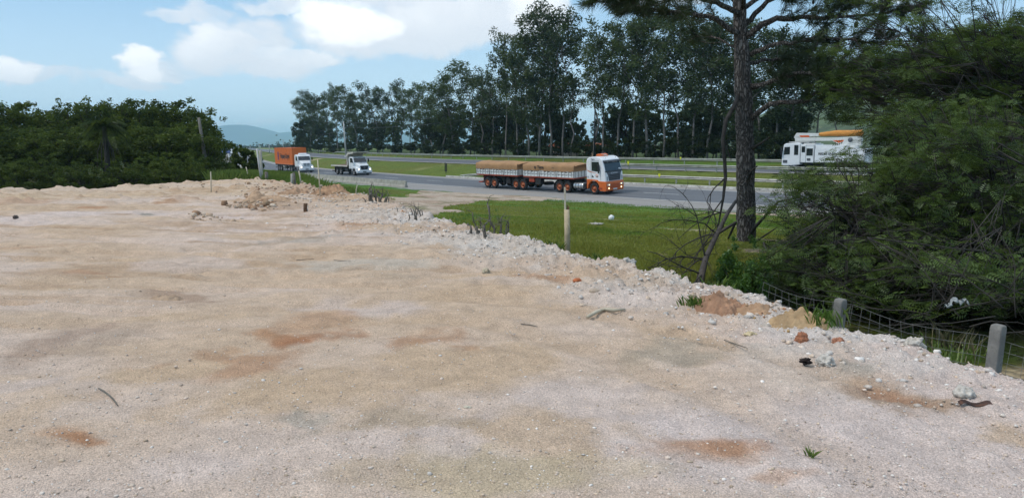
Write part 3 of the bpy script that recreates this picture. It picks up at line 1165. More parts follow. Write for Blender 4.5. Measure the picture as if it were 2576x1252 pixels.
# --- the white and orange truck with its two covered trailers
def covered_truck():
    h = np.array([.6727, -.7399])
    left = np.array([.7399, .6727])
    w0 = np.array([7.50, 70.38])
    c = w0 + left * 1.2
    root = thing('cargo_truck', 'white and orange truck hauling two trailers under tan tarpaulins on the near carriageway', 'truck', (c[0], c[1], -2.70),
                 (R(3.4), R(.2), math.atan2(h[1], h[0])))
    P = root
    # cab shell
    side = [(-.86, 1.20), (-.88, 2.6), (-.86, 3.02), (-.78, 3.22), (-.60, 3.34), (-.2, 3.42), (.40, 3.43), (.80, 3.33), (1.02, 3.16), (1.10, 3.02), (1.36, 2.12), (1.44, 1.24), (1.44, 1.16)]
    cab = MB().prism(side, -1.21, 1.21).build('cab', 'truck_white', P, bevel=.13, seg=4)
    # lower orange skirt and bumper, with the wheel arch
    low = [(-.84, 1.24), (-.84, .52), (-.70, .50)] + arc(0, .54, .70, 178, 18, 14) + [(.70, .36), (1.40, .32), (1.50, .40), (1.52, .80), (1.50, 1.10), (1.46, 1.22), (.80, 1.24), (.60, 1.26), (.50, 1.36), (-.30, 1.40), (-.84, 1.40)]
    bmp = MB().prism(low, -1.235, 1.235).build('bumper', 'truck_orange', P, bevel=.05, seg=3)
    g = MB()
    for k, z in enumerate((.62, .72, .82, .92)):
        g.box(1.51, 1.535, -.62, .62, z, z + .035)
    g.build('lower_grille', 'frame_red', bmp)
    MB().box(1.515, 1.53, -.26, .26, .44, .56).build('number_plate', 'plate_white', bmp)
    MB().box(.62, 1.05, -1.245, -1.23, .50, .66).box(.72, 1.0, -1.25, -1.232, .54, .62).build('step_recess', 'frame_red', bmp)
    # windscreen, visor, side windows
    def ws(y, z, off=.012):
        x = 1.36 + (1.10 - 1.36) * (z - 2.12) / (3.02 - 2.12) + off
        return (x, y, z)
    scr = MB().panel([ws(-1.12, 2.12), ws(1.12, 2.12), ws(1.06, 2.98), ws(-1.06, 2.98)], .02).build('windscreen', 'glass_dark', P, bevel=.02)
    MB().panel([ws(-1.17, 2.04, .008), ws(1.17, 2.04, .008), ws(1.17, 2.15, .01), ws(-1.17, 2.15, .01)], .02).build('wiper_panel', 'black_plastic', P)
    wp = MB()
    for y in (-.75, -.1, .5):
        wp.tube([ws(y, 2.12, .05), ws(y + .42, 2.26, .05)], .012, 4)
    wp.build('wiper', 'black_plastic', scr)
    MB().panel([ws(.72, 2.2, .035), ws(1.0, 2.2, .035), ws(1.0, 2.34, .035), ws(.7, 2.34, .035)], .004).build('dashboard_paper', 'plate_white', scr)
    vis = MB().prism([(1.08, 3.10), (1.32, 2.98), (1.34, 2.90), (1.14, 2.94)], -1.16, 1.16).build('sun_visor', 'black_plastic', P, bevel=.02)
    vl = MB()
    for y in (-.86, -.1, .12, .34):
        vl.box(1.335, 1.35, y, y + .14, 2.925, 2.95)
    vl.build('marker_lamp', 'lens', vis)
    for s in (-1, 1):
        y = s * 1.216
        wn = [(-.20, y, 2.16), (.62, y, 2.08), (.80, y, 2.22), (.66, y, 2.98), (-.20, y, 2.98)]
        if s > 0:
            wn = wn[::-1]
        MB().panel(wn, .012).build('side_window', 'glass_dark', P, bevel=.01)
        ln = MB()
        for (a, b) in (((-.28, 1.42), (-.28, 3.08)), ((.84, 1.36), (.88, 2.2)), ((-.28, 3.08), (.7, 3.08))):
            ln.tube([(a[0], y + s * .003, a[1]), (b[0], y + s * .003, b[1])], .012, 4)
        ln.build('door_seam', 'grille_grey', P)
        MB().panel([(-.80, y, 2.25), (-.36, y, 2.12), (-.36, y, 2.95), (-.70, y, 2.95)][::s * -1], .01).build('side_fairing', 'board_white', P, bevel=.02)
        st = MB()
        pr = [(-.82, 2.75), (-.82, 2.40), (-.74, 2.20), (-.5, 2.09), (-.1, 2.02), (.35, 1.98)]
        wdt = [.02, .05, .07, .07, .05, .01]
        V = []
        for (q, ww) in zip(pr, wdt):
            V += [(q[0], y + s * .006, q[1] - ww / 2), (q[0], y + s * .006, q[1] + ww / 2)]
        st.add(V, [(2 * i, 2 * i + 2, 2 * i + 3, 2 * i + 1) for i in range(len(pr) - 1)])
        st.build('stripe', 'truck_orange', P)
        em = MB().cyl((.42, 1.72), .15, y, y + s * .006, 'y', 20).build('emblem', 'truck_orange', P)
        MB().cyl((.42, 1.72), .105, y, y + s * .009, 'y', 20).build('emblem_centre', 'plate_white', em)
        MB().prism([(-.18, 1.80), (.02, 1.62), (.0, 1.56), (-.18, 1.56)], y, y + s * .008).build('door_handle', 'black_plastic', P)
        MB().box(-.78, -.56, min(y, y + s * .005), max(y, y + s * .005), 1.50, 1.68).build('data_plate', 'silver_ink', P)
        text('Tigre', .20, (-.05, y + s * .008, 3.20), (math.pi / 2, 0, 0 if s < 0 else math.pi), 'ink', P)
        mr = MB().box(.62, .80, y + s * .12 - .06, y + s * .12 + .06, 2.15, 2.72).box(.66, .76, y + s * .12 - .05, y + s * .12 + .05, 1.95, 2.12)
        mr.tube([(.72, y, 2.72), (.72, y + s * .12, 2.70)], .02, 5)
        mr.build('mirror', 'black_plastic', P, bevel=.02)
        hl = MB().panel([(1.525, s * .68, .82), (1.525, s * 1.08, .84), (1.525, s * 1.08, 1.0), (1.525, s * .68, .98)][::s], .012).build('headlight', 'lens', P)
        MB().cyl((s * .84, .91), .055, 1.53, 1.545, 'x', 14).build('bulb', 'lamp_dim', hl)
        fl = MB().cyl((s * .86, .60), .075, 1.515, 1.53, 'x', 14).build('fog_lamp', 'lamp_dim', P)
        MB().box(1.462, 1.475, s * 1.02 - .04, s * 1.02 + .04, 1.30, 1.66).build('air_slot', 'black_plastic', P)
        corner = [(1.455, s * .80, 1.25), (1.455, s * 1.16, 1.25), (1.40, s * 1.16, 1.98), (1.395, s * 1.06, 2.05), (1.43, s * .90, 1.8)]
        MB().panel(corner if s > 0 else corner[::-1], .012).build('corner_panel', 'truck_white', P, bevel=.006)
    # grille
    def fx(z):
        return 1.36 + (1.44 - 1.36) * (2.12 - z) / .88
    gr = MB().panel([(fx(1.26) + .012, -.80, 1.26), (fx(1.26) + .012, .80, 1.26), (fx(1.8) + .012, .90, 1.8), (fx(2.05) + .012, 1.08, 2.05), (fx(2.05) + .012, -1.08, 2.05), (fx(1.8) + .012, -.90, 1.8)], .03).build('grille', 'grille_grey', P, bevel=.01)
    sl = MB()
    for z in (1.34, 1.48, 1.62, 1.75):
        sl.box(fx(z) + .03, fx(z) + .05, -.70, .70, z, z + .075)
    sl.build('grille_slots', 'black_plastic', gr)
    text('SCANIA', .20, (fx(1.93) + .05, 0, 1.93), (math.pi / 2, 0, math.pi / 2), 'silver_ink', gr, sx=1.35, bold=.006)
    # roof: air horn hood and antennas
    bc = MB().prism([(-.36, 3.43), (-.30, 3.60), (.10, 3.66), (.36, 3.58), (.42, 3.43)], -.42, .42).build('roof_hatch', 'truck_orange', P, bevel=.04)
    MB().box(.36, .43, -.2, .2, 3.50, 3.56).build('hatch_lens', 'lens', bc)
    an = MB()
    for y in (-.7, .7):
        an.tube([(.95, y, 3.2), (1.05, y, 3.34)], .014, 4)
    an.build('antenna', 'black_plastic', P)
    # chassis, tank, wings
    ch = MB().box(-5.2, .9, -.42, .42, .62, .98).box(-4.9, -2.9, -.5, .5, 1.0, 1.2)
    ch.box(-15.8, -9.6, -.4, .4, .80, 1.22).box(-11.0, -3.0, -.4, .4, 1.05, 1.30)
    for x in (0, -3.4, -4.45, -9.54, -10.59, -13.92, -15.0):
        ch.cyl((x, .54), .11, -1.0, 1.0, 'y', 10)
    ch.box(-12.9, -12.7, -.8, .8, .45, 1.2).box(-8.2, -8.05, -.75, -.6, .25, 1.2).box(-7.7, -7.0, -1.15, -.6, .62, 1.22).box(-12.2, -11.6, -1.0, .6, .55, 1.1)
    ch.build('chassis', 'chassis', P)
    MB().box(-8.6, -7.9, -1.15, -.7, .85, 1.25).build('toolbox', 'frame_red', P)
    for s in (-1, 1):
        tk = MB().cyl((s * .92, .70), .30, -2.55, -1.35, 'x', 22)
        tk.build('fuel_tank', 'steel', P, bevel=.03)
        bd = MB()
        for x in (-2.3, -1.95, -1.6):
            bd.cyl((s * .92, .70), .306, x, x + .05, 'x', 22)
        bd.build('tank_strap', 'chassis', P)
        MB().box(-1.33, -.95, s * .92 - .28, s * .92 + .28, .45, .98).build('battery_box', 'black_plastic', P, bevel=.03)
        for (cx_, lab) in ((-3.4, 1), (-4.45, 1), (-9.54, 1), (-10.59, 1), (-13.92, 1), (-15.0, 1)):
            a_ = arc(cx_, .54, .64, 150, 30, 8)
            b_ = arc(cx_, .54, .61, 30, 150, 8)
            y0, y1 = (s * .70, s * 1.21)
            MB().prism(a_ + b_, min(y0, y1), max(y0, y1)).build('mudguard', 'black_plastic', P)
        fl = MB().box(-5.12, -5.08, min(s * .7, s * 1.2), max(s * .7, s * 1.2), .25, .85).box(-11.3, -11.26, min(s * .7, s * 1.2), max(s * .7, s * 1.2), .25, .85)
        fl.build('mud_flap', 'black_plastic', P)
    MB().box(-16.5, -15.9, -1.1, 1.1, .50, .62).box(-16.3, -16.2, -.6, .6, .6, 1.25).build('rear_bumper', 'frame_red', P)
    w = wheel_proto(.54, .30, 'rim_orange', P)
    spots = []
    for x in (0, -3.4, -4.45, -9.54, -10.59, -13.92, -15.0):
        spots += [(x, -1.04, .54, False), (x, 1.04, .54, True)]
    place_wheels(w, spots)
    sp = dup(w, P)
    sp.name = 'spare_wheel'
    sp.location = (-7.3, .3, .62)
    sp.rotation_euler = (math.pi / 2, 0, 0)
    # trailers
    for (x0, x1, seed) in ((-9.33, -2.40, 1), (-16.63, -10.17, 2)):
        MB().box(x0, x1, -1.25, 1.25, 1.30, 1.42).build('trailer_bed', 'frame_red', P, bevel=.01)
        sb = MB().box(x0, x1, -1.27, -1.23, 1.43, 2.02).box(x0, x1, 1.23, 1.27, 1.43, 2.02).box(x0, x0 + .04, -1.228, 1.228, 1.43, 2.02).box(x1 - .04, x1, -1.228, 1.228, 1.43, 2.02)
        bo = sb.build('sideboards', 'board_white', P)
        hd = MB()
        rr = random.Random(seed)
        n = 3
        for s in (-1, 1):
            y0, y1 = (s * 1.272, s * 1.292)
            ya, yb = min(y0, y1), max(y0, y1)
            L = (x1 - x0) / n
            for k in range(n + 1):
                x = x0 + k * L
                hd.box(max(x0, x - .035), min(x1, x + .035), ya - .003, yb + .003, 1.40, 2.06)
            for k in range(n):
                for j in range(5):
                    x = x0 + k * L + .25 + j * (L - .5) / 4
                    hd.box(x - .014, x + .014, ya, yb, 1.46, 2.04 - .1 * (j % 2))
                for j in range(4):
                    x = x0 + k * L + .16 + j * (L - .3) / 4
                    hd.box(x, x + .30, ya + .001, yb - .001, 1.92 - .02 * j % .05, 1.95)
                    hd.box(x + .1, x + .28, ya + .001, yb - .001, 1.64, 1.665)
            hd.box(x0, x1, ya, yb, 1.71, 1.722)
        for k in range(6):
            y = -1.1 + k * .44
            hd.box(x1 + .002, x1 + .022, y - .015, y + .015, 1.46, 2.02)
        hd.build('board_hardware', 'chassis', bo)
        # the tarpaulin: a lumpy, draped cover
        nx, ny = 46, 20
        V = []
        rng = np.random.default_rng(seed)
        for i in range(nx + 1):
            fx_ = i / nx
            for j in range(ny + 1):
                fy_ = j / ny
                x = x0 - .03 + (x1 - x0 + .06) * fx_
                # across the cover: up the side, over the top, down the other side
                t = fy_ * 2 - 1
                if abs(t) > .72:
                    y = math.copysign(1.29, t)
                    z = 2.56 - (abs(t) - .72) / .28 * .58
                else:
                    y = t / .72 * 1.27
                    z = 2.57 + .16 * (1 - (abs(t) / .72) ** 2.2)
                n_ = mnoise.noise(Vector((x * 1.3, y * 1.6, z * 1.5 + seed * 9)))
                n2_ = mnoise.noise(Vector((x * 3.1, y * 2.6, z * 1.2 + seed * 5)))
                top = 1 if abs(t) < .68 else 0
                z += top * (.05 * n_ + .03 * n2_) + (.03 * math.sin(fx_ * 9 + seed) * top)
                edge = min(fx_, 1 - fx_)
                if edge < .03:
                    z -= (1 - edge / .03) * (.10 if top else .0)
                if not top:
                    y += (.015 * n2_ + .012 * n_)
                    if abs(t) > .97:
                        z += .05 * n2_
                V.append((x, y, z))
        Fq = [(i * (ny + 1) + j, (i + 1) * (ny + 1) + j, (i + 1) * (ny + 1) + j + 1, i * (ny + 1) + j + 1) for i in range(nx) for j in range(ny)]
        m = ny + 1
        # end flaps
        base = len(V)
        for e, x in ((0, x0 - .035), (nx, x1 + .035)):
            idx = [e * m + j for j in range(m)]
            ring = [V[k] for k in idx]
            low_ = [(x, p_[1], 2.0 + .03 * mnoise.noise(Vector((p_[1] * 3, seed, x)))) for p_ in ring]
            b_ = len(V)
            V += low_
            for j in range(m - 1):
                q = (idx[j], b_ + j, b_ + j + 1, idx[j + 1])
                Fq.append(q if e == 0 else q[::-1])
        tp = MB().add(V, Fq, True).build('tarpaulin', 'tarp', P)
        if seed == 1:
            text('Tigre', .42, (x0 + 2.55, -1.325, 2.33), (math.pi / 2, 0, 0), 'ink', tp, bold=.008)
            em = MB()
            em.lathe([(.13, -1.322), (.13, -1.33), (.075, -1.33), (.075, -1.322)], 'y', 18, (x0 + 1.80, 2.30))
            em.add([(x0 + 1.72, -1.332, 2.40), (x0 + 1.80, -1.332, 2.36), (x0 + 1.88, -1.332, 2.42), (x0 + 1.80, -1.332, 2.32)], [(0, 3, 2, 1)])
            em.build('emblem', 'ink', tp)
            MB().box(x0 + 4.1, x0 + 4.4, -1.322, -1.316, 2.30, 2.33).build('stamp', 'ink', tp)
            MB().box(x0 + 1.9, x0 + 2.6, -1.322, -1.316, 2.10, 2.11).build('stamp', 'ink', tp)
        for k in range(15):
            x = x0 + .25 + k * (x1 - x0 - .5) / 14
            rp = MB()
            rp.tube([(x, -1.302, 2.06), (x + .06, -1.30, 1.80)], .008, 4)
            rp.build('lashing_rope', 'wire', tp)
    return root


covered_truck()


# --- bonneted trucks share a cab builder
def bonnet_cab(P, style):
    side = [(-1.75, .95), (-1.75, 2.45), (-1.62, 2.66), (-1.3, 2.74), (-.55, 2.72), (-.38, 2.62), (.02, 1.86), (.04, .95)]
    if style == 'tall':
        side = [(-2.1, .95), (-2.1, 2.7), (-1.9, 2.92), (-1.3, 2.98), (-.55, 2.92), (-.34, 2.74), (-.02, 1.98), (0.0, .95)]
    zb, zt = (1.90, 2.60) if style != 'tall' else (2.0, 2.70)
    cab = MB().prism(side, -1.12, 1.12).build('cab', 'truck_white', P, bevel=.10, seg=3)
    xb, xt = (.02, -.38) if style != 'tall' else (-.02, -.34)
    def ws(y, z):
        return (xt + (xb - xt) * (zt + .02 - z) / (zt + .02 - zb + .04) + .022, y, z)
    MB().panel([ws(-1.0, zb + .02), ws(1.0, zb + .02), ws(.95, zt - .04), ws(-.95, zt - .04)], .02).build('windscreen', 'glass_dark', P, bevel=.01)
    # bonnet: narrows forward
    bon = []
    for (x, w, z0, z1) in ((0.0, .92, .7, zb - .02), (.55, .84, .7, zb - .12), (1.05, .78, .7, zb - .26), (1.22, .72, .7, zb - .42)):
        bon.append([(x, -w, z0), (x, -w, z1 - .12), (x, -w + .14, z1), (x, w - .14, z1), (x, w, z1 - .12), (x, w, z0)])
    V = [p for r_ in bon for p in r_]
    F = [(i * 6 + j, i * 6 + (j + 1) % 6, (i + 1) * 6 + (j + 1) % 6, (i + 1) * 6 + j) for i in range(3) for j in range(6)]
    F += [tuple(range(6))[::-1], tuple(range(18, 24))]
    MB().add(V, F).build('bonnet', 'truck_white', P, bevel=.04)
    for s in (-1, 1):
        ar = [(-.72, .52)] + arc(0, .52, .60, 176, 10, 12) + [(.66, .56), (1.18, .60), (1.20, 1.02), (.95, 1.14), (.45, 1.28), (-.35, 1.30), (-.72, 1.05)]
        y0, y1 = (s * .62, s * 1.16)
        MB().prism(ar, min(y0, y1), max(y0, y1)).build('wing', 'truck_white', P, bevel=.05)
        MB().box(1.195, 1.22, s * .93 - .15, s * .93 + .15, .82, 1.0).build('lamp_housing', 'lens', P, bevel=.01)
        MB().cyl((s * .90, .91), .095, 1.22, 1.235, 'x', 16).build('headlight', 'lamp_on', P)
        y = s * 1.122
        wz = zb + .0
        wn = [(-1.15, y, wz), (-.12, y, wz - .05), (-.42, y, zt - .05), (-1.15, y, zt - .05)]
        MB().panel(wn if s < 0 else wn[::-1], .012).build('side_window', 'glass_dark', P)
        ln = MB()
        ln.tube([(-1.25, y, 1.0), (-1.25, y, zt)], .01, 4).tube([(-.06, y, 1.0), (-.06, y, zb)], .01, 4)
        ln.build('door_seam', 'grille_grey', P)
        mr = MB().box(-.12, -.04, s * 1.32 - .10, s * 1.32 + .10, zb - .0, zb + .5).tube([(-.1, s * 1.1, zb + .45), (-.08, s * 1.3, zb + .42)], .018, 4)
        mr.build('mirror', 'black_plastic', P, bevel=.015)
        MB().box(-1.1, -.55, s * 1.0 - .12, s * 1.0 + .12, .42, .56).build('step', 'chassis', P)
    b = MB().prism([(.98, .38), (1.24, .36), (1.30, .42), (1.30, .70), (1.24, .76), (.98, .74)], -1.2, 1.2).build('bumper', 'truck_white', P, bevel=.04)
    MB().box(1.302, 1.315, -.26, .26, .48, .62).build('number_plate', 'black_plastic' if style != 'tall' else 'black_plastic', b)
    MB().box(1.05, 1.28, -1.1, 1.1, .22, .36).build('air_dam', 'chassis', P)


def container_truck():
    c = gp(752, 434.3, -2.76)
    a = R(30.4)
    h = np.array([math.sin(a), -math.cos(a)])
    left = np.array([-h[1], h[0]])
    c = c[:2] + left * 1.05
    zr = float(natural(np.array([c[0]]), np.array([c[1]]))[0])
    rot = (R(1.6), 0, math.atan2(h[1], h[0]))
    root = thing('container_truck', 'white bonneted truck with headlights on pulling a container chassis trailer', 'truck', (c[0], c[1], zr), rot)
    bonnet_cab(root, 'tall')
    MB().prism([(-1.55, 2.95), (-1.4, 3.2), (-.75, 3.2), (-.55, 2.95)], -.62, .62).build('roof_cooler', 'truck_white', root, bevel=.05)
    g = MB()
    for s in (-1, 1):
        for k in range(5):
            z = 1.12 + k * .09
            g.box(1.225, 1.235, min(s * .06, s * .46), max(s * .06, s * .46), z, z + .05)
    g.build('grille', 'grille_grey', root)
    ch = MB().box(-5.9, .9, -.42, .42, .6, .95).box(-15.1, -3.1, -.45, .45, 1.0, 1.16).box(-15.1, -3.1, -1.2, -1.05, 1.08, 1.2).box(-15.1, -3.1, 1.05, 1.2, 1.08, 1.2)
    for k in range(9):
        ch.box(-15.0 + k * 1.45, -14.85 + k * 1.45, -1.2, 1.2, 1.0, 1.1)
    for x in (0, -4.1, -5.4, -11.2, -12.4, -13.6):
        ch.cyl((x, .51), .11, -.95, .95, 'y', 10)
    ch.box(-8.3, -8.1, -.9, -.75, .3, 1.1).box(-8.3, -8.1, .75, .9, .3, 1.1)
    ch.build('chassis', 'chassis', root)
    MB().box(-9.9, -8.7, -1.12, -.75, .62, .72).box(-9.9, -8.7, -1.12, -.75, .86, .96).box(-9.2, -9.0, -1.1, -.8, .40, 1.05).build('side_guard', 'concrete', root)
    MB().cyl((-.95, .66), .26, -2.7, -1.7, 'x', 16).build('fuel_tank', 'chassis', root)
    MB().box(-15.2, -15.1, -1.2, 1.2, .5, .62).box(-15.2, -15.1, -.7, -.55, .6, 1.1).box(-15.2, -15.1, .55, .7, .6, 1.1).build('rear_bumper', 'chassis', root)
    w = wheel_proto(.51, .30, 'rim_grey', root)
    spots = []
    for x in (0, -4.1, -5.4, -11.2, -12.4, -13.6):
        spots += [(x, -1.02, .51, False), (x, 1.02, .51, True)]
    place_wheels(w, spots)
    # the container, loaded on the trailer
    ct = thing('shipping_container', 'bright orange shipping container with dark lettering, carried on the truck trailer', 'container', (c[0], c[1], zr), rot)
    x0, x1, z0, z1 = -15.2, -3.0, 1.21, 4.10
    b = MB()
    n = 76

    def wall(y, s):
        V = []
        for k in range(n * 4 + 1):
            x = x0 + .1 + (x1 - x0 - .2) * k / (n * 4)
            dy = .028 if (k % 4) in (0, 1) else 0
            V += [(x, y - s * dy, z0 + .15), (x, y - s * dy, z1 - .1)]
        b.add(V, [(2 * i, 2 * i + 2, 2 * i + 3, 2 * i + 1) for i in range(n * 4)])
    wall(-1.205, -1)
    wall(1.205, 1)
    V = []
    for k in range(61):
        y = -1.12 + 2.24 * k / 60
        dx = .025 if (k % 4) in (0, 1) else 0
        V += [(x1 - .02 - dx, y, z0 + .15), (x1 - .02 - dx, y, z1 - .1)]
    b.add(V, [(2 * i, 2 * i + 2, 2 * i + 3, 2 * i + 1) for i in range(60)])
    b.box(x0 + .1, x1 - .1, -1.17, 1.17, z1 - .09, z1 - .05)
    b.build('walls', 'container_orange', ct)
    f = MB()
    for x in (x0, x1 - .12):
        for y in (-1.22, 1.10):
            f.box(x, x + .12, y, y + .12, z0 + .01, z1)
    for y in (-1.22, 1.12):
        f.box(x0 + .12, x1 - .12, y, y + .10, z1 - .11, z1 - .002).box(x0 + .12, x1 - .12, y, y + .10, z0 + .012, z0 + .17)
    for x in (x0 + .01, x1 - .11):
        f.box(x, x + .10, -1.10, 1.10, z1 - .11, z1 - .004).box(x, x + .10, -1.10, 1.10, z0 + .014, z0 + .17)
    f.build('frame', 'container_orange', ct)
    d = MB().box(x0 - .02, x0 + .02, -1.09, -.01, z0 + .18, z1 - .12).box(x0 - .02, x0 + .02, .01, 1.09, z0 + .18, z1 - .12)
    for y in (-.8, -.3, .3, .8):
        d.cyl((x0 - .05, y), .025, z0 + .1, z1 - .1, 'z', 8)
    d.build('doors', 'container_orange', ct)
    text('Hapag-Lloyd', 1.22, (x0 + 7.25, -1.24, z0 + 1.45), (math.pi / 2, 0, 0), 'ink', ct, sx=1.02, bold=.02)
    lg = MB()
    # the blue mark: two linked loops on a tall field
    for zc in (z0 + 1.12, z0 + 1.80):
        lg.lathe([(.40, -1.232), (.40, -1.24), (.20, -1.24), (.20, -1.232)], 'y', 24, (x0 + 2.65, zc))
    lg.box(x0 + 2.25, x0 + 2.5, -1.24, -1.232, z0 + .95, z0 + 1.95).box(x0 + 2.5, x0 + 3.05, -1.239, -1.233, z0 + 1.38, z0 + 1.52)
    lg.build('emblem', 'ink_blue', ct)
    cc = MB()
    for x in (x0 - .004, x1 - .156):
        for y in (-1.226, 1.076):
            for z in (z0 + .005, z1 - .116):
                cc.box(x, x + .16, y, y + .15, z, z + .12)
    cc.build('corner_castings', 'frame_red', ct)


container_truck()


def dump_truck():
    c = gp(893, 441.4, -2.68)
    a = R(36)
    h = np.array([math.sin(a), -math.cos(a)])
    left = np.array([-h[1], h[0]])
    c = c[:2] + left * 1.0
    zr = float(natural(np.array([c[0]]), np.array([c[1]]))[0])
    root = thing('dump_truck', 'white bonneted dump truck with an empty low bed and cream cab canopy', 'truck', (c[0], c[1], zr), (R(1.8), 0, math.atan2(h[1], h[0])))
    bonnet_cab(root, 'low')
    gp_ = MB().panel([(1.235, -.50, .86), (1.235, .50, .86), (1.225, .66, 1.42), (1.225, -.66, 1.42)], .012).build('grille', 'black_plastic', root, bevel=.01)
    gs = MB()
    for z in (.96, 1.06, 1.16, 1.26, 1.35):
        gs.box(1.25, 1.258, -.5 - (z - .9) * .25, .5 + (z - .9) * .25, z, z + .025)
    gs.build('grille_bar', 'grille_grey', gp_)
    MB().lathe([(.11, 1.255), (.11, 1.27), (.085, 1.27), (.085, 1.255)], 'x', 16, (0, 1.15)).build('emblem', 'silver_ink', gp_)
    # bed, far board, front bulkhead and canopy over the cab
    bed = MB().box(-8.0, -2.0, -1.25, 1.25, 1.30, 1.42).build('bed_floor', 'bed_rust', root)
    MB().box(-8.02, -2.0, -1.28, -1.252, 1.26, 1.44).box(-8.02, -2.0, 1.252, 1.28, 1.26, 1.44).box(-8.05, -8.02, -1.28, 1.28, 1.2, 1.44).build('bed_edge', 'bed_cream', root)
    MB().box(-8.0, -2.2, 1.21, 1.27, 1.442, 1.98).build('side_board', 'bed_rust', root)
    hb = MB()
    prof = [(-2.12, 1.42), (-2.0, 1.42), (-2.0, 2.9), (-1.86, 3.12), (-1.5, 3.22), (.30, 3.36), (.32, 3.46), (-1.5, 3.34), (-1.95, 3.22), (-2.12, 2.95)]
    hb.prism(prof, -1.26, 1.26)
    hb.build('canopy', 'bed_cream', root, bevel=.015)
    rb = MB()
    for y in (-1.26, 1.18):
        rb.prism([(-1.98, 1.42), (-1.86, 1.42), (-1.86, 2.8), (-1.5, 3.10), (.30, 3.24), (.30, 3.36), (-1.6, 3.22), (-1.98, 2.95)], y, y + .08)
    rb.build('canopy_rib', 'bed_cream', root)
    MB().prism([(-2.9, 1.43), (-2.15, 1.43), (-2.15, 2.12), (-2.35, 2.16), (-2.9, 1.98)], -.4, .9).build('ram_housing', 'bed_cream', root, bevel=.03)
    MB().cyl((-2.0, 2.75), .12, -1.55, -1.35, 'y', 12).build('side_lamp', 'lens', root)
    ch = MB().box(-7.4, .9, -.42, .42, .62, .95).box(-7.9, -2.2, -.5, .5, .96, 1.29).box(-3.2, -2.3, -1.1, -.5, .5, 1.0).box(-3.4, -2.3, .5, 1.1, .5, 1.0)
    for x in (0, -4.75, -6.1):
        ch.cyl((x, .51), .11, -.95, .95, 'y', 10)
    ch.build('chassis', 'chassis', root)
    MB().box(-8.0, -7.9, -1.15, 1.15, .48, .60).box(-8.0, -7.92, -.6, -.5, .6, 1.3).box(-8.0, -7.92, .5, .6, .6, 1.3).build('rear_bumper', 'chassis', root)
    w = wheel_proto(.51, .30, 'rim_grey', root)
    spots = []
    for x in (0, -4.75, -6.1):
        spots += [(x, -1.02, .51, False), (x, 1.02, .51, True)]
    place_wheels(w, spots)
    for s in (-1, 1):
        y0, y1 = min(s * .75, s * 1.2), max(s * .75, s * 1.2)
        MB().box(-6.85, -6.8, y0, y1, .3, 1.2).build('mud_flap', 'black_plastic', root)


dump_truck()


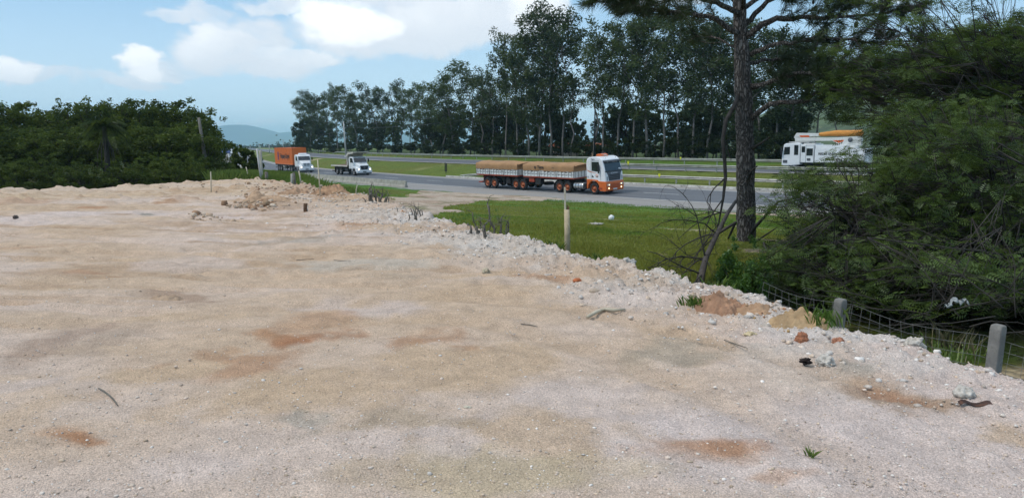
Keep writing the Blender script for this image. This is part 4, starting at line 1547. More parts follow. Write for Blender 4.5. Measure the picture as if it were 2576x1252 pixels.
def utility_truck():
    fwd = np.array([-.745, .667])
    lf = np.array([-fwd[1], fwd[0]])
    s0 = s_at_px(2080, 20.0)
    c = np.array([27.9, 78.6])
    zr = float(natural(np.array([29.0]), np.array([76.0]))[0])
    root = thing('utility_truck', 'white utility truck with an orange covered boom, seen through the branches on the far carriageway', 'utility truck', (c[0], c[1], zr), (R(-1.5), 0, math.atan2(fwd[1], fwd[0])))
    P = root
    cab = MB().prism([(-1.8, .70), (-1.8, 2.80), (-1.5, 2.86), (-.35, 2.80), (-.12, 2.66), (.02, 1.75), (.05, .62), (-.2, .58), (-.9, .60)], -1.18, 1.18).build('cab', 'truck_white', P, bevel=.08, seg=3)
    MB().panel([(.035, -1.05, 1.75), (.035, 1.05, 1.75), (-.09, 1.0, 2.6), (-.09, -1.0, 2.6)], .02).build('windscreen', 'glass_dark', P)
    for s in (-1, 1):
        y = s * 1.182
        def pan(pts, name, mat, t=.012):
            q = [(a, y, b) for a, b in pts]
            MB().panel(q if s < 0 else q[::-1], t).build(name, mat, P, bevel=.008)
        pan([(-.78, 1.72), (-.16, 1.66), (-.22, 2.42), (-.78, 2.46)], 'side_window', 'glass_dark')
        pan([(-1.62, 1.66), (-1.20, 1.66), (-1.20, 2.62), (-1.62, 2.62)], 'side_window', 'glass_dark')
        mr = MB().box(-.05, .10, y + s * .18 - .05, y + s * .18 + .05, 1.7, 2.45).tube([(0, y, 2.5), (.02, y + s * .18, 2.4)], .02, 4)
        mr.build('mirror', 'black_plastic', P)
        MB().box(-.55, -.10, y, y + .012, .86, 1.15).build('lamp_housing', 'grille_grey', P)
    MB().box(.055, .07, -1.0, -.65, .75, .95).box(.055, .07, .65, 1.0, .75, .95).build('headlight', 'lens', P)
    # crew box, then the tool body
    crew = MB().box(-3.20, -1.86, -1.2, 1.2, .92, 2.70).build('crew_cabin', 'truck_white', P, bevel=.05)
    for s in (-1, 1):
        y = s * 1.202
        def pan2(x0, x1, z0, z1, name, mat, par):
            q = [(x0, y, z0), (x1, y, z0), (x1, y, z1), (x0, y, z1)]
            return MB().panel(q if s < 0 else q[::-1], .014).build(name, mat, par, bevel=.02)
        pan2(-2.30, -1.96, 1.92, 2.50, 'side_window', 'glass_dark', P)
        pan2(-3.06, -2.44, 1.60, 2.30, 'side_window', 'glass_dark', P)
        dl = MB()
        for x in (-3.16, -2.38):
            dl.tube([(x, y + s * .004, .95), (x, y + s * .004, 2.62)], .014, 4)
        dl.tube([(-3.16, y + s * .004, 2.62), (-2.38, y + s * .004, 2.62)], .014, 4)
        dl.build('door_seam', 'grille_grey', P)
        pan2(-2.86, -2.5, 1.1, 1.35, 'vent', 'grille_grey', P)
    body = MB().box(-7.9, -3.26, -1.22, 1.22, .95, 2.28).box(-6.2, -3.26, -1.1, 1.1, 2.29, 2.62).build('tool_body', 'truck_white', P, bevel=.03)
    dl = MB()
    for x in (-7.2, -6.1):
        dl.tube([(x, 1.224, 1.0), (x, 1.224, 2.22)], .012, 4)
    dl.build('locker_seam', 'grille_grey', body)
    for (tx, z, sz) in (('REDES ENERGIZADAS', 1.78, .31), ('em', 1.50, .24), ('LINHA VIVA', 1.24, .31)):
        text(tx, sz, (-5.1, 1.235, z), (math.pi / 2, 0, math.pi), 'ink', body, bold=.008)
    rk = MB().box(-2.5, -.5, -.8, .8, 2.87, 2.93).box(-3.1, -2.0, -.8, .8, 2.72, 2.80)
    rk.build('roof_rack', 'boom_white', P)
    # boom: two arms folded over the roof, knuckle turret behind
    lo = MB().prism([(-.95, 2.98), (-.95, 3.25), (-.80, 3.36), (-4.4, 3.32), (-7.3, 3.42), (-7.3, 2.55), (-5.3, 2.60), (-4.6, 3.02)], .0, .46).build('lower_boom', 'boom_white', P, bevel=.03)
    up = MB().prism([(-.80, 3.38), (-.95, 3.62), (-1.05, 3.80), (-3.4, 3.74), (-3.4, 3.44)], .04, .42).build('upper_boom', 'boom_white', P, bevel=.03)
    V, F = [], []
    n, m = 26, 10
    for i in range(n + 1):
        x = -3.30 - 4.0 * i / n
        for j in range(m):
            a = 2 * math.pi * j / m
            hh = .17 + .07 * min(1, i / 9) + .05 * mnoise.noise(Vector((x * 1.7, j * .9, 3)))
            V.append((x, .23 + .30 * math.cos(a), 3.62 + .16 * min(1, i / 10) * (1 if math.sin(a) > 0 else .4) + hh * math.sin(a)))
    F = [(i * m + j, i * m + (j + 1) % m, (i + 1) * m + (j + 1) % m, (i + 1) * m + j) for i in range(n) for j in range(m)] + [tuple(range(m)), tuple(range(n * m, n * m + m))[::-1]]
    MB().add(V, F, True).build('boom_cover', 'boom_orange', P)
    MB().prism([(-1.5, 3.40), (-1.35, 3.56), (-2.3, 3.56), (-2.4, 3.40)], .421, .43).prism([(-4.65, 3.05), (-5.7, 3.10), (-5.65, 2.95), (-5.2, 2.82)], .461, .47).build('boom_stripe', 'red_orange', P)
    MB().cyl((-6.3, 3.1), .22, .462, .50, 'y', 16).build('pivot', 'grille_grey', P)
    MB().cyl((-6.6, .2), .45, 2.285, 2.56, 'z', 20).build('turret', 'boom_white', P)
    ch = MB().box(-8.0, -.3, -.45, .45, .55, .92).box(-5.2, -4.0, -1.0, 1.0, .45, .92)
    for x in (-1.2, -6.2):
        ch.cyl((x, .5), .11, -.9, .9, 'y', 10)
    ch.build('chassis', 'chassis', P)
    w = wheel_proto(.50, .3, 'rim_grey', P)
    place_wheels(w, [(-1.2, -1.0, .5, False), (-1.2, 1.0, .5, True), (-6.2, -1.0, .5, False), (-6.2, 1.0, .5, True)])


utility_truck()


def far_truck():
    p = at(566, 388.5, 420)
    z = zground(p[0], p[1])
    root = thing('box_truck', 'tiny distant truck with blue sides and white cab, left of the dark round bush', 'truck', (p[0] + 1, p[1], z), (0, 0, R(-24)))
    pm('side_blue', (.10, .14, .34), .5, .1, 1)
    MB().box(-3.4, 3.6, -1.2, 1.2, .9, 3.0).build('cargo_box', 'side_blue', root, bevel=.05)
    MB().prism([(3.7, .6), (3.7, 2.9), (5.2, 2.8), (5.6, 1.9), (5.7, .6)], -1.15, 1.15).build('cab', 'truck_white', root, bevel=.08)
    MB().panel([(5.63, -1, 1.9), (5.63, 1, 1.9), (5.24, 1, 2.7), (5.24, -1, 2.7)], .02).build('windscreen', 'glass_dark', root)
    MB().box(-3.4, 5.0, -.5, .5, .5, .88).build('chassis', 'chassis', root)
    w = wheel_proto(.5, .3, 'rim_grey', root)
    place_wheels(w, [(4.4, -1, .5, False), (4.4, 1, .5, True), (-2, -1, .5, False), (-2, 1, .5, True)])


far_truck()

# ------------------------------------------------------------------ distance: mountains, hill, far tree lines
pm('mountain_woods', (.030, .048, .022), .95, .3, .004)
pm('hill_woods', (.060, .085, .030), .95, .45, .05, bump=1.0, bscale=.12, dirt=(.20, .21, .09), dirt_amt=.35)


def ridge(name, pts, Y, depth, mat, rough, seed, label=None, zb=-6.0):
    """a hill whose skyline passes through the given points of the view, with a round back and foot"""
    P = [at(x, y, Y) for x, y in pts]
    xs = np.array([p[0] for p in P])
    zs = np.array([p[2] for p in P])
    gx = np.linspace(xs[0], xs[-1], 240)
    gz = np.interp(gx, xs, zs)
    ker = np.hanning(9)
    gz = np.convolve(np.pad(gz, 4, 'edge'), ker / ker.sum(), 'valid')
    vs = np.linspace(-1, 1, 60)
    X = np.repeat(gx[:, None], 60, 1)
    Yv = Y + vs[None] * depth + 0 * X
    prof_ = np.cos(vs * math.pi / 2) ** 1.1
    Z = zb + (gz[:, None] - zb) * prof_[None]
    k = rough
    Z = Z + (fbm(X / (k * 9), Yv / (k * 9), 5, seed, .55) - .5) * k * 1.2 * prof_[None] ** .5
    idx = np.arange(240 * 60).reshape(240, 60)
    F = np.stack([idx[:-1, :-1], idx[:-1, 1:], idx[1:, 1:], idx[1:, :-1]], -1).reshape(-1, 4)[:, ::-1]
    o = link(name, np_mesh(name, np.stack([X, Yv, Z], -1).reshape(-1, 3), F, smooth=True), MATS[mat])
    tag(o, kind='structure')


ridge('mountain', [(80, 366), (300, 345), (480, 327), (560, 318), (610, 313), (650, 321), (700, 337), (740, 331), (800, 331), (900, 340), (1050, 335), (1250, 345), (1500, 350), (1800, 366)], 9500, 1600, 'mountain_woods', 14, 5)
ridge('hill', [(1600, 366), (1750, 345), (1900, 310), (2050, 235), (2200, 165), (2350, 105), (2480, 78), (2650, 70), (2900, 85), (3300, 200), (3800, 340)], 760, 300, 'hill_woods', 7, 8)

leafmat('leaf_far', (.012, .022, .010), (.035, .052, .018), .2)
leafmat('leaf_euc', (.009, .021, .008), (.076, .105, .028), .28, .03)
leafmat('leaf_wood', (.015, .029, .007), (.115, .150, .026), .28, .015)
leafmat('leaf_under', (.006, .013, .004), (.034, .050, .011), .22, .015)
leafmat('leaf_bright', (.018, .050, .008), (.080, .155, .020), .3, .03)
leafmat('leaf_acacia', (.009, .022, .007), (.108, .160, .036), .3, .03)
leafmat('leaf_acacia_shaded', (.006, .015, .006), (.045, .075, .018), .3, .04)  # acacia leaf with the thicket's inner shade put into its colour
leafmat('needle', (.010, .022, .009), (.055, .075, .020), .2, .06)
leafmat('grass_blade', (.10, .225, .018), (.29, .29, .055), .35, .03)
leafmat('tall_grass_blade', (.085, .175, .028), (.28, .36, .10), .35, .03)
leafmat('dry_blade', (.10, .09, .05), (.30, .26, .15), .2, .02)
pm('bark_euc', (.15, .13, .115), .9, .35, 2.5)
pm('bark_dark', (.042, .036, .030), .95, .35, 3)
pm('twig_grey', (.042, .036, .031), .95, .3, 6)
pm('dead_wood', (.062, .052, .045), .95, .3, 6)


def leaf_cloud(name, C, rad, per, L, Wd, mat, parent, rng, tintf=None, droop=0.0, squash=.8, seed_tint=None):
    """leaves around clump centres; tone varies at random from clump to clump"""
    n = len(C)
    cnt = np.maximum(3, (per * (rad / rad.mean()) ** 2)).astype(int)
    idx = np.repeat(np.arange(n), cnt)
    m = len(idx)
    d = rand_unit(m, rng)
    rr = rng.random(m) ** .42
    off = d * rr[:, None] * rad[idx][:, None]
    off[:, 2] *= squash
    P = C[idx] + off
    Ls = L * rng.uniform(.6, 1.35, m)
    V, F = leaf_quads(P, Ls, Wd * rng.uniform(.7, 1.3, m), rng, droop, .3)
    ct = rng.random(n) * .55
    t = np.clip(ct[idx] + .16 * rng.normal(size=m) + .12, 0, 1)
    return link(name, np_mesh(name, V, F, tint=np.repeat(t, 4)), MATS[mat], parent)


def limb(mb, a, b, r0, r1, rng, n=5, wob=.08, sag=0.0):
    a = np.array(a, float)
    b = np.array(b, float)
    L = np.linalg.norm(b - a)
    pts = []
    for i, t in enumerate(np.linspace(0, 1, n)):
        q = a * (1 - t) + b * t
        if 0 < i < n - 1:
            q = q + rng.normal(size=3) * L * wob * .6
        q[2] += -sag * L * 4 * t * (1 - t) * .25
        pts.append(q)
    mb.tube(pts, list(np.linspace(r0, r1, n)), 6)
    return pts


# ------------------------------------------------------------------ eucalyptus row beyond the far carriageway
def euc_variant(seed, bare=.38, fill=1.0, lean=.3):
    """unit tree: 20 m tall"""
    rng = np.random.default_rng(seed)
    H = 20.0
    root = thing('eucalyptus_tree', 'x', 'tree')
    mb = MB()
    top = np.array([rng.normal() * lean, rng.normal() * lean, H * .95])
    mids = [np.array([rng.normal() * .25 * i, rng.normal() * .25 * i, H * .95 * i / 6]) * np.array([1, 1, 1]) for i in range(7)]
    mids = [q_ * np.array([.6, .6, 1]) for q_ in mids]
    mids[0] = np.array([0, 0, -.6])
    mids[-1] = top
    mb.tube(mids, list(np.linspace(.18, .035, 7)), 7)
    C, Rr = [], []
    nb = int(30 * fill)
    for k in range(nb):
        t = bare + (1 - bare) * (k + rng.random()) / nb
        i = min(5, int(t * 6))
        base = mids[i] * (1 - (t * 6 - i)) + mids[i + 1] * (t * 6 - i)
        ang = rng.random() * 2 * math.pi
        spread = (1.0 + 2.6 * math.sin(math.pi * min(1, (1 - t) / (1 - bare) * .8 + .15))) * rng.uniform(.5, 1.15)
        tip = base + np.array([math.cos(ang) * spread, math.sin(ang) * spread, spread * rng.uniform(.35, 1.0)])
        limb(mb, base, tip, .07 * (1.2 - t), .018, rng, 4)
        for q in range(3):
            c = base + (tip - base) * rng.uniform(.55, 1.12) + rng.normal(size=3) * .55
            C.append(c)
            Rr.append(rng.uniform(.5, 1.05))
    for q in range(4):
        C.append(top + rng.normal(size=3) * np.array([.5, .5, .5]))
        Rr.append(rng.uniform(.5, .8))
    mb.build('trunk', 'bark_euc', root)
    leaf_cloud('crown', np.array(C), np.array(Rr), 34, .27, .085, 'leaf_euc', root, rng, droop=.55, squash=1.0)
    return root


EUC = [euc_variant(100 + i, bare=b, fill=f) for i, (b, f) in enumerate([(.40, 1.0), (.32, 1.25), (.45, .9), (.22, 1.5), (.50, .75), (.35, 1.1), (.15, 1.7)])]
for e in EUC:
    e['used'] = 0


def put(protos, i, loc, sxy, sz, rz, label, group):
    p = protos[i]
    if not p['used']:
        o = p
        p['used'] = 1
    else:
        o = dup(p)
    o.location = loc
    o.scale = (sxy, sxy, sz)
    o.rotation_euler = (0, 0, rz)
    tag(o, label, 'tree', group)
    return o


ORD = ['first', 'second', 'third', 'fourth', 'fifth', 'sixth', 'seventh', 'eighth', 'ninth', 'tenth', 'eleventh', 'twelfth', 'thirteenth', 'fourteenth', 'fifteenth',
       'sixteenth', 'seventeenth', 'eighteenth', 'nineteenth', 'twentieth', 'twenty-first', 'twenty-second', 'twenty-third', 'twenty-fourth', 'twenty-fifth', 'twenty-sixth',
       'twenty-seventh', 'twenty-eighth', 'twenty-ninth', 'thirtieth']
KIND = ['even-crowned', 'full-crowned', 'long-trunked', 'densely leafy', 'sparse thin', 'medium-crowned', 'low-branched bushy']
rr = random.Random(3)
# x, top y, distance, variant
E_LEFT = [(758, 245, 300, 6), (778, 234, 280, 3), (803, 238, 262, 1), (826, 240, 255, 6), (846, 226, 240, 0), (868, 222, 250, 3), (896, 244, 232, 5), (924, 218, 225, 2), (948, 232, 215, 3), (984, 212, 215, 2), (1008, 224, 205, 5), (1040, 221, 200, 2), (1066, 224, 192, 0), (1086, 243, 186, 4)]
E_MID = [(1112, 215, 160, 1), (1138, 167, 156, 3), (1182, 186, 150, 1), (1209, 197, 146, 4), (1240, 190, 142, 0), (1272, 86, 136, 4), (1302, 120, 134, 5), (1332, 84, 130, 1), (1358, 38, 128, 3), (1388, 17, 126, 1), (1418, 60, 125, 2), (1438, 190, 123, 4)]
E_RIGHT = [(1498, 106, 118, 4), (1524, 80, 117, 0), (1560, 62, 115, 5), (1597, 48, 113, 2), (1636, 42, 111, 1), (1676, 52, 109, 0), (1716, 58, 108, 2), (1754, 52, 106, 5), (1790, 58, 104, 1), (1832, 66, 103, 0), (1882, 74, 101, 3), (1924, 66, 100, 2), (1968, 84, 98, 5), (2014, 106, 97, 1), (2062, 150, 96, 0), (2108, 205, 95, 4)]
for lst, where, grp in ((E_LEFT, 'left clump beyond the dump truck', 'eucalyptus in the left clump'),
                        (E_MID, 'tall stand behind the covered trailers', 'eucalyptus in the middle stand'),
                        (E_RIGHT, 'eucalyptus row behind the pine', 'eucalyptus in the right row')):
    for i, (px, py, Y, v) in enumerate(lst):
        a = at(px, py, Y)
        z0 = zground(a[0], Y) - .3
        hgt = a[2] - z0
        sz = hgt / 20.0
        sxy = (.62 + .38 * sz) * rr.uniform(.85, 1.15) * (1.15 if v in (1, 3, 6) else .95)
        put(EUC, v, (a[0], Y, z0), sxy, sz, rr.uniform(0, 6.28), '%s eucalyptus, %s from the left in the %s' % (KIND[v], ORD[i], where), grp)
# the second row, seen between the trunks of the first
for i, (px, py, Y, v) in enumerate([(790, 262, 320, 5), (880, 262, 280, 0), (960, 258, 250, 4), (1030, 255, 235, 5), (1225, 225, 172, 5), (1318, 150, 160, 2), (1372, 95, 152, 0), 
                                    (1578, 112, 138, 4), (1655, 100, 134, 4), (1735, 105, 130, 4), (1812, 110, 126, 2), (1900, 130, 122, 4), (1990, 150, 120, 2)]):
    a = at(px, py, Y)
    z0 = zground(a[0], Y) - .3
    sz = (a[2] - z0) / 20.0
    put(EUC, v, (a[0], Y, z0), (.6 + .4 * sz), sz, rr.uniform(0, 6.28), '%s eucalyptus, %s from the left in the back row of the grove' % (KIND[v], ORD[i]), 'eucalyptus in the back row')


# ------------------------------------------------------------------ broadleaf trees and shrubs
def broad_variant(seed, kind, mat='leaf_wood', name='broadleaf_tree', H=6.0, L=.125, per=60, ncl=58, wd=.06, trunk='bark_dark'):
    """unit tree H tall, about H wide; kind: round, spread, feather, shrub"""
    rng = np.random.default_rng(seed)
    root = thing(name, 'x', 'tree')
    mb = MB()
    C, Rr = [], []
    base_z = {'round': .34, 'spread': .55, 'feather': .42, 'shrub': .12}[kind]
    fork = np.array([rng.normal() * .2, rng.normal() * .2, H * base_z * .8])
    mb.tube([(0, 0, -.5), tuple(fork * .5 + np.array([.1, .05, 0])), tuple(fork)], [.035 * H * .6, .03 * H * .6, .024 * H * .6], 7)
    k = 0
    while k < ncl:
        d = rand_unit(1, rng)[0]
        r_ = rng.random() ** .33
        p = d * r_
        rx = {'round': .46, 'spread': .62, 'feather': .40, 'shrub': .55}[kind] * H
        rz = {'round': .36, 'spread': .22, 'feather': .34, 'shrub': .46}[kind] * H
        cz = {'round': .62, 'spread': .76, 'feather': .64, 'shrub': .46}[kind] * H
        c = np.array([p[0] * rx, p[1] * rx, cz + p[2] * rz])
        if kind == 'spread':
            c[2] -= .10 * H * (p[0] ** 2 + p[1] ** 2)
        if c[2] < .05 * H:
            continue
        k += 1
        C.append(c)
        Rr.append(H * rng.uniform(.06, .125) * (.8 if kind == 'feather' else 1))
        if k % 3 == 0:
            limb(mb, fork, c, .012 * H, .003 * H, rng, 5, .07)
    for q in range(7):                                         # sprays that break the outline
        a = rng.random() * 6.28
        rx = .5 * H
        C.append(np.array([math.cos(a) * rx * rng.uniform(.3, .9), math.sin(a) * rx * rng.uniform(.3, .9), H * rng.uniform(.82, 1.02)]))
        Rr.append(H * rng.uniform(.035, .07))
    mb.build('trunk', trunk, root)
    leaf_cloud('crown', np.array(C), np.array(Rr), per, L, wd, mat, root, rng, droop=.15)
    root['used'] = 0
    return root


BRO = [broad_variant(201, 'round', per=75), broad_variant(202, 'spread', per=80), broad_variant(203, 'feather', per=50), broad_variant(204, 'shrub', per=80),
       broad_variant(205, 'round', per=60, ncl=70), broad_variant(206, 'feather', 'leaf_wood', per=70, ncl=44), broad_variant(207, 'shrub', 'leaf_wood', per=90, ncl=64)]
BK = ['round-crowned', 'flat-topped spreading', 'loose feathery', 'low dense', 'dark rounded', 'open ragged', 'bushy']
WOOD = [  # x, top y, Y, variant, width factor
    (-120, 268, 55, 0, 1.1), (-40, 256, 54, 4, 1.1), (22, 262, 54, 5, 1), (60, 282, 58, 0, 1.2), (96, 263, 55, 5, .8), (135, 280, 58, 4, 1.1), (176, 266, 56, 2, 1), (206, 272, 57, 0, 1), (228, 256, 55, 1, .8), (262, 266, 57, 4, 1.1),
    (296, 260, 56, 1, 1), (330, 262, 57, 0, 1), (365, 256, 55, 5, .9), (392, 258, 56, 2, .9), (428, 252, 55, 5, 1), (455, 268, 56, 4, 1), (484, 284, 54, 5, .8), (508, 300, 54, 4, .85),
    (-60, 320, 46, 3, 1.2), (10, 326, 45, 0, 1.2), (62, 322, 47, 4, 1.1), (118, 328, 45, 0, 1.1), (170, 322, 46, 2, 1.2), (220, 318, 48, 4, 1), (322, 322, 47, 0, 1.2), (372, 316, 48, 4, 1.1), (418, 312, 47, 0, 1.1), (462, 320, 48, 5, 1),
    (505, 338, 47, 4, .9), (535, 358, 48, 3, .7),
    (-20, 392, 40, 6, 1.3), (40, 396, 39, 3, 1.2), (95, 388, 40, 6, 1.2), (150, 398, 39, 3, 1.3), (205, 404, 38, 6, 1.1), (262, 410, 38, 3, 1.2), (318, 402, 38, 6, 1.2), (366, 396, 39, 3, 1.2), (414, 388, 40, 6, 1.1), (455, 384, 41, 3, 1.1), (496, 392, 43, 6, .9), (527, 392, 46, 3, 1.0), (556, 398, 50, 6, .9), (572, 412, 52, 3, .7), (545, 412, 47, 6, .6)]
rowname = {0: 'back row', 1: 'middle row', 2: 'front row'}
cnt = [0, 0, 0]
for (px, py, Y, v, wf) in sorted(WOOD):
    row = 0 if Y > 50 else (1 if Y > 44 and py < 350 else 2)
    a = at(px, py, Y)
    z0 = zground(a[0], Y) - .15
    hgt = a[2] - z0
    sz = hgt / 6.0
    kindw = 'shrub' if row == 2 else 'broadleaf tree'
    if px < 0:
        lab = '%s %s cut by the left picture edge, %s of the dark wood' % (BK[v], kindw, rowname[row])
    else:
        lab = '%s %s, %s from the left in the %s of the dark wood' % (BK[v], kindw, ORD[cnt[row]], rowname[row])
        cnt[row] += 1
    o = put(BRO, v, (a[0], Y, z0), sz * wf * rr.uniform(1.0, 1.2), sz, rr.uniform(0, 6.28), lab, 'trees of the dark wood on the left')
    if row == 2:
        o['category'] = 'shrub'
        o.name = 'shrub'

# understory along the eucalyptus and dark shrubs by the far guardrail
UND = [(760, 345, 272), (800, 352, 255), (838, 350, 240), (876, 352, 232), (915, 356, 220), (955, 352, 208), (995, 350, 200), (1035, 356, 192), (1075, 350, 182), (1112, 346, 160), (1150, 338, 152), (1192, 340, 148), (1232, 330, 144), (1272, 328, 140), (1312, 336, 134), (1350, 340, 130),
       (1392, 345, 127), (1432, 346, 125), (1472, 340, 121), (1512, 346, 118), (1556, 342, 114), (1602, 338, 112), (1650, 336, 110), (1700, 330, 108), (1745, 318, 106), (1795, 336, 103), (1850, 330, 101), (1900, 326, 98), (1948, 330, 95), (2000, 322, 94)]
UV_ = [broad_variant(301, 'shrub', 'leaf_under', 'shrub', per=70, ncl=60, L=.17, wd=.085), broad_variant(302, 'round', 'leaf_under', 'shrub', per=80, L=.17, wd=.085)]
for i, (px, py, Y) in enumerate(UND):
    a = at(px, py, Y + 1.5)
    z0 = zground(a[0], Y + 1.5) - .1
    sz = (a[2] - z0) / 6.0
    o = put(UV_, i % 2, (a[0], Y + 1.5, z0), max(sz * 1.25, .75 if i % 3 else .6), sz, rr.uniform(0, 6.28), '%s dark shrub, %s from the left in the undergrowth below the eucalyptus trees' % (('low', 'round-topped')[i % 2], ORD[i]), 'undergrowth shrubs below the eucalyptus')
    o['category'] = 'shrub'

MID = [(770, 300, 285), (815, 306, 262), (858, 302, 246), (905, 310, 236), (948, 306, 222), (990, 300, 212), (1030, 308, 204), (1072, 302, 194), (1106, 290, 172), (1145, 268, 164), (1185, 285, 158), (1222, 280, 154), (1258, 262, 150), (1296, 268, 146), (1338, 272, 142), (1376, 262, 139),
       (1412, 280, 137), (1452, 300, 134), (1492, 285, 131), (1536, 272, 128), (1580, 262, 126), (1628, 268, 123), (1676, 262, 120), (1724, 256, 118), (1774, 268, 115), (1826, 258, 113), (1880, 262, 111), (1936, 268, 108), (1992, 266, 106)]
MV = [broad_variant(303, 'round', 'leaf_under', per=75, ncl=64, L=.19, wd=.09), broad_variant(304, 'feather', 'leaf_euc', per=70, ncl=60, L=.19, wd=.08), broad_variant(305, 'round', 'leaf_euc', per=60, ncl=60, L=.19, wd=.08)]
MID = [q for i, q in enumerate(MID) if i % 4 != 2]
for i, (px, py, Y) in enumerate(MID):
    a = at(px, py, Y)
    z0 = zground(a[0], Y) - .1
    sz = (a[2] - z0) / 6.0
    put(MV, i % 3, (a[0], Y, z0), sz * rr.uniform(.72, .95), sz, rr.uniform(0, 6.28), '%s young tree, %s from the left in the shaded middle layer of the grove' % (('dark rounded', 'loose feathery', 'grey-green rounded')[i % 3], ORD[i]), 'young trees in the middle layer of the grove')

# the round dark bush left of the square fence post
a = at(614, 379, 62)
z0 = zground(a[0], 62)
o = broad_variant(310, 'shrub', 'leaf_wood', 'bush', per=130, ncl=72, L=.26, wd=.13)
o.location = (a[0], 62, z0 - .1)
o.scale = (.40, .40, (a[2] - z0) / 6.0 * 1.22)
tag(o, 'round dark bush beside the square fence post, in front of the distant road', 'bush')

# far tree lines across the plain
rngT = np.random.default_rng(5)
C, Rr = [], []
for (xa, xb, ym, Y) in ((540, 760, 371, 900), (700, 800, 372, 700), (-300, 560, 371, 800), (760, 2300, 369, 620)):
    for _ in range(int((xb - xa) * .55)):
        px = rngT.uniform(xa, xb)
        yy = Y * rngT.uniform(.95, 1.25)
        p = at(px, 368, yy)
        hgt = max(.8, rngT.gamma(2.2, 1.3))
        for q in range(3):
            C.append((p[0] + rngT.normal() * 2, yy, hgt * rngT.uniform(.2, 1) - .5))
            Rr.append(rngT.uniform(.9, 2.0))
o = leaf_cloud('treeline', np.array(C), np.array(Rr), 9, .8, .6, 'leaf_far', None, rngT)
tag(o, kind='stuff')


# --- the palm in the wood
def palm():
    rng = np.random.default_rng(77)
    a = at(262, 318, 43.2)
    z0 = zground(a[0], 43.2)
    root = thing('palm_tree', 'palm with drooping feathery fronds, in front of the middle of the dark wood', 'palm', (a[0], 43.2, z0))
    H = a[2] - z0
    MB().tube([(0, 0, -.3), (.05, 0, H * .5), (0, 0, H)], [.17, .14, .12], 8).build('trunk', 'bark_dark', root)
    rb = MB()
    V, n = [], 0
    for k in range(22):
        ang = k * 2.4 + rng.normal() * .2
        up = rng.uniform(.1, 1.15)
        L = rng.uniform(1.3, 1.8)
        pts = []
        for t in np.linspace(0, 1, 9):
            r_ = L * t * math.cos(up * (1 - t * .4))
            z = H + L * t * math.sin(up) - 1.15 * L * t * t * (1.05 - up * .35)
            pts.append(np.array([math.cos(ang) * r_, math.sin(ang) * r_, z]))
        rb.tube(pts, list(np.linspace(.025, .006, 9)), 4)
        side = np.array([-math.sin(ang), math.cos(ang), 0])
        for i in range(36):
            t = .12 + .88 * i / 36
            j = min(7, int(t * 8))
            p = pts[j] * (1 - (t * 8 - j)) + pts[j + 1] * (t * 8 - j)
            tg = pts[j + 1] - pts[j]
            tg /= np.linalg.norm(tg)
            for s in (-1, 1):
                ll = .42 * math.sin(math.pi * (.15 + .8 * t)) + .08
                tip = p + side * s * ll * .8 + tg * ll * .5 + np.array([0, 0, -ll * rng.uniform(.3, .7)])
                w = tg * .022
                V += [p - w, (p + tip) / 2 + w + np.array([0, 0, .02]), tip, (p + tip) / 2 - w]
    rb.build('frond_ribs', 'leaf_wood', root)
    V = np.array(V)
    F = np.arange(len(V)).reshape(-1, 4)
    link('fronds', np_mesh('fronds', V, F, tint=np.repeat(rng.random(len(F)) * .5 + .1, 4)), MATS['leaf_wood'], root)
    dl = MB()
    for k in range(5):
        ang = k * 1.3
        dl.tube([(0, 0, H * .9), (math.cos(ang) * .4, math.sin(ang) * .4, H * .6), (math.cos(ang) * .55, math.sin(ang) * .55, H * .22)], [.03, .025, .01], 5)
    dl.build('dead_fronds', 'dead_wood', root)


palm()

# --- two red-roofed houses glimpsed between the trunks
pm('roof_tile', (.36, .12, .06), .85, .25, 3, bump=.02, bscale=18)
pm('house_wall', (.50, .42, .34), .85, .1, 2)
for (px, Y, w, lab) in ((1418, 150, 5.0, 'small house with red tiled roof behind the trunks of the middle stand'), (1502, 147, 3.6, 'red-tiled house corner behind the thin dark pole and the truck cab')):
    a = at(px, 366, Y)
    z0 = zground(a[0], Y)
    hs = thing('house', lab, 'house', (a[0], Y, z0), (0, 0, R(25)))
    MB().box(-w * .45, w * .45, -2, 2, -.3, a[2] - z0 - .7).build('wall', 'house_wall', hs)
    ht = a[2] - z0
    MB().prism([(-2.6, ht - .72), (0, ht + .5), (2.6, ht - .72), (2.6, ht - .86), (0, ht + .34), (-2.6, ht - .86)], -w * .55, w * .55, 'x').build('roof', 'roof_tile', hs)
    wn = MB().box(-.6, .6, -2.04, -1.98, .9, 1.6).build('window', 'glass_dark', hs)
    MB().box(-.68, .68, -2.06, -2.005, .82, .895).build('sill', 'plate_white', wn)

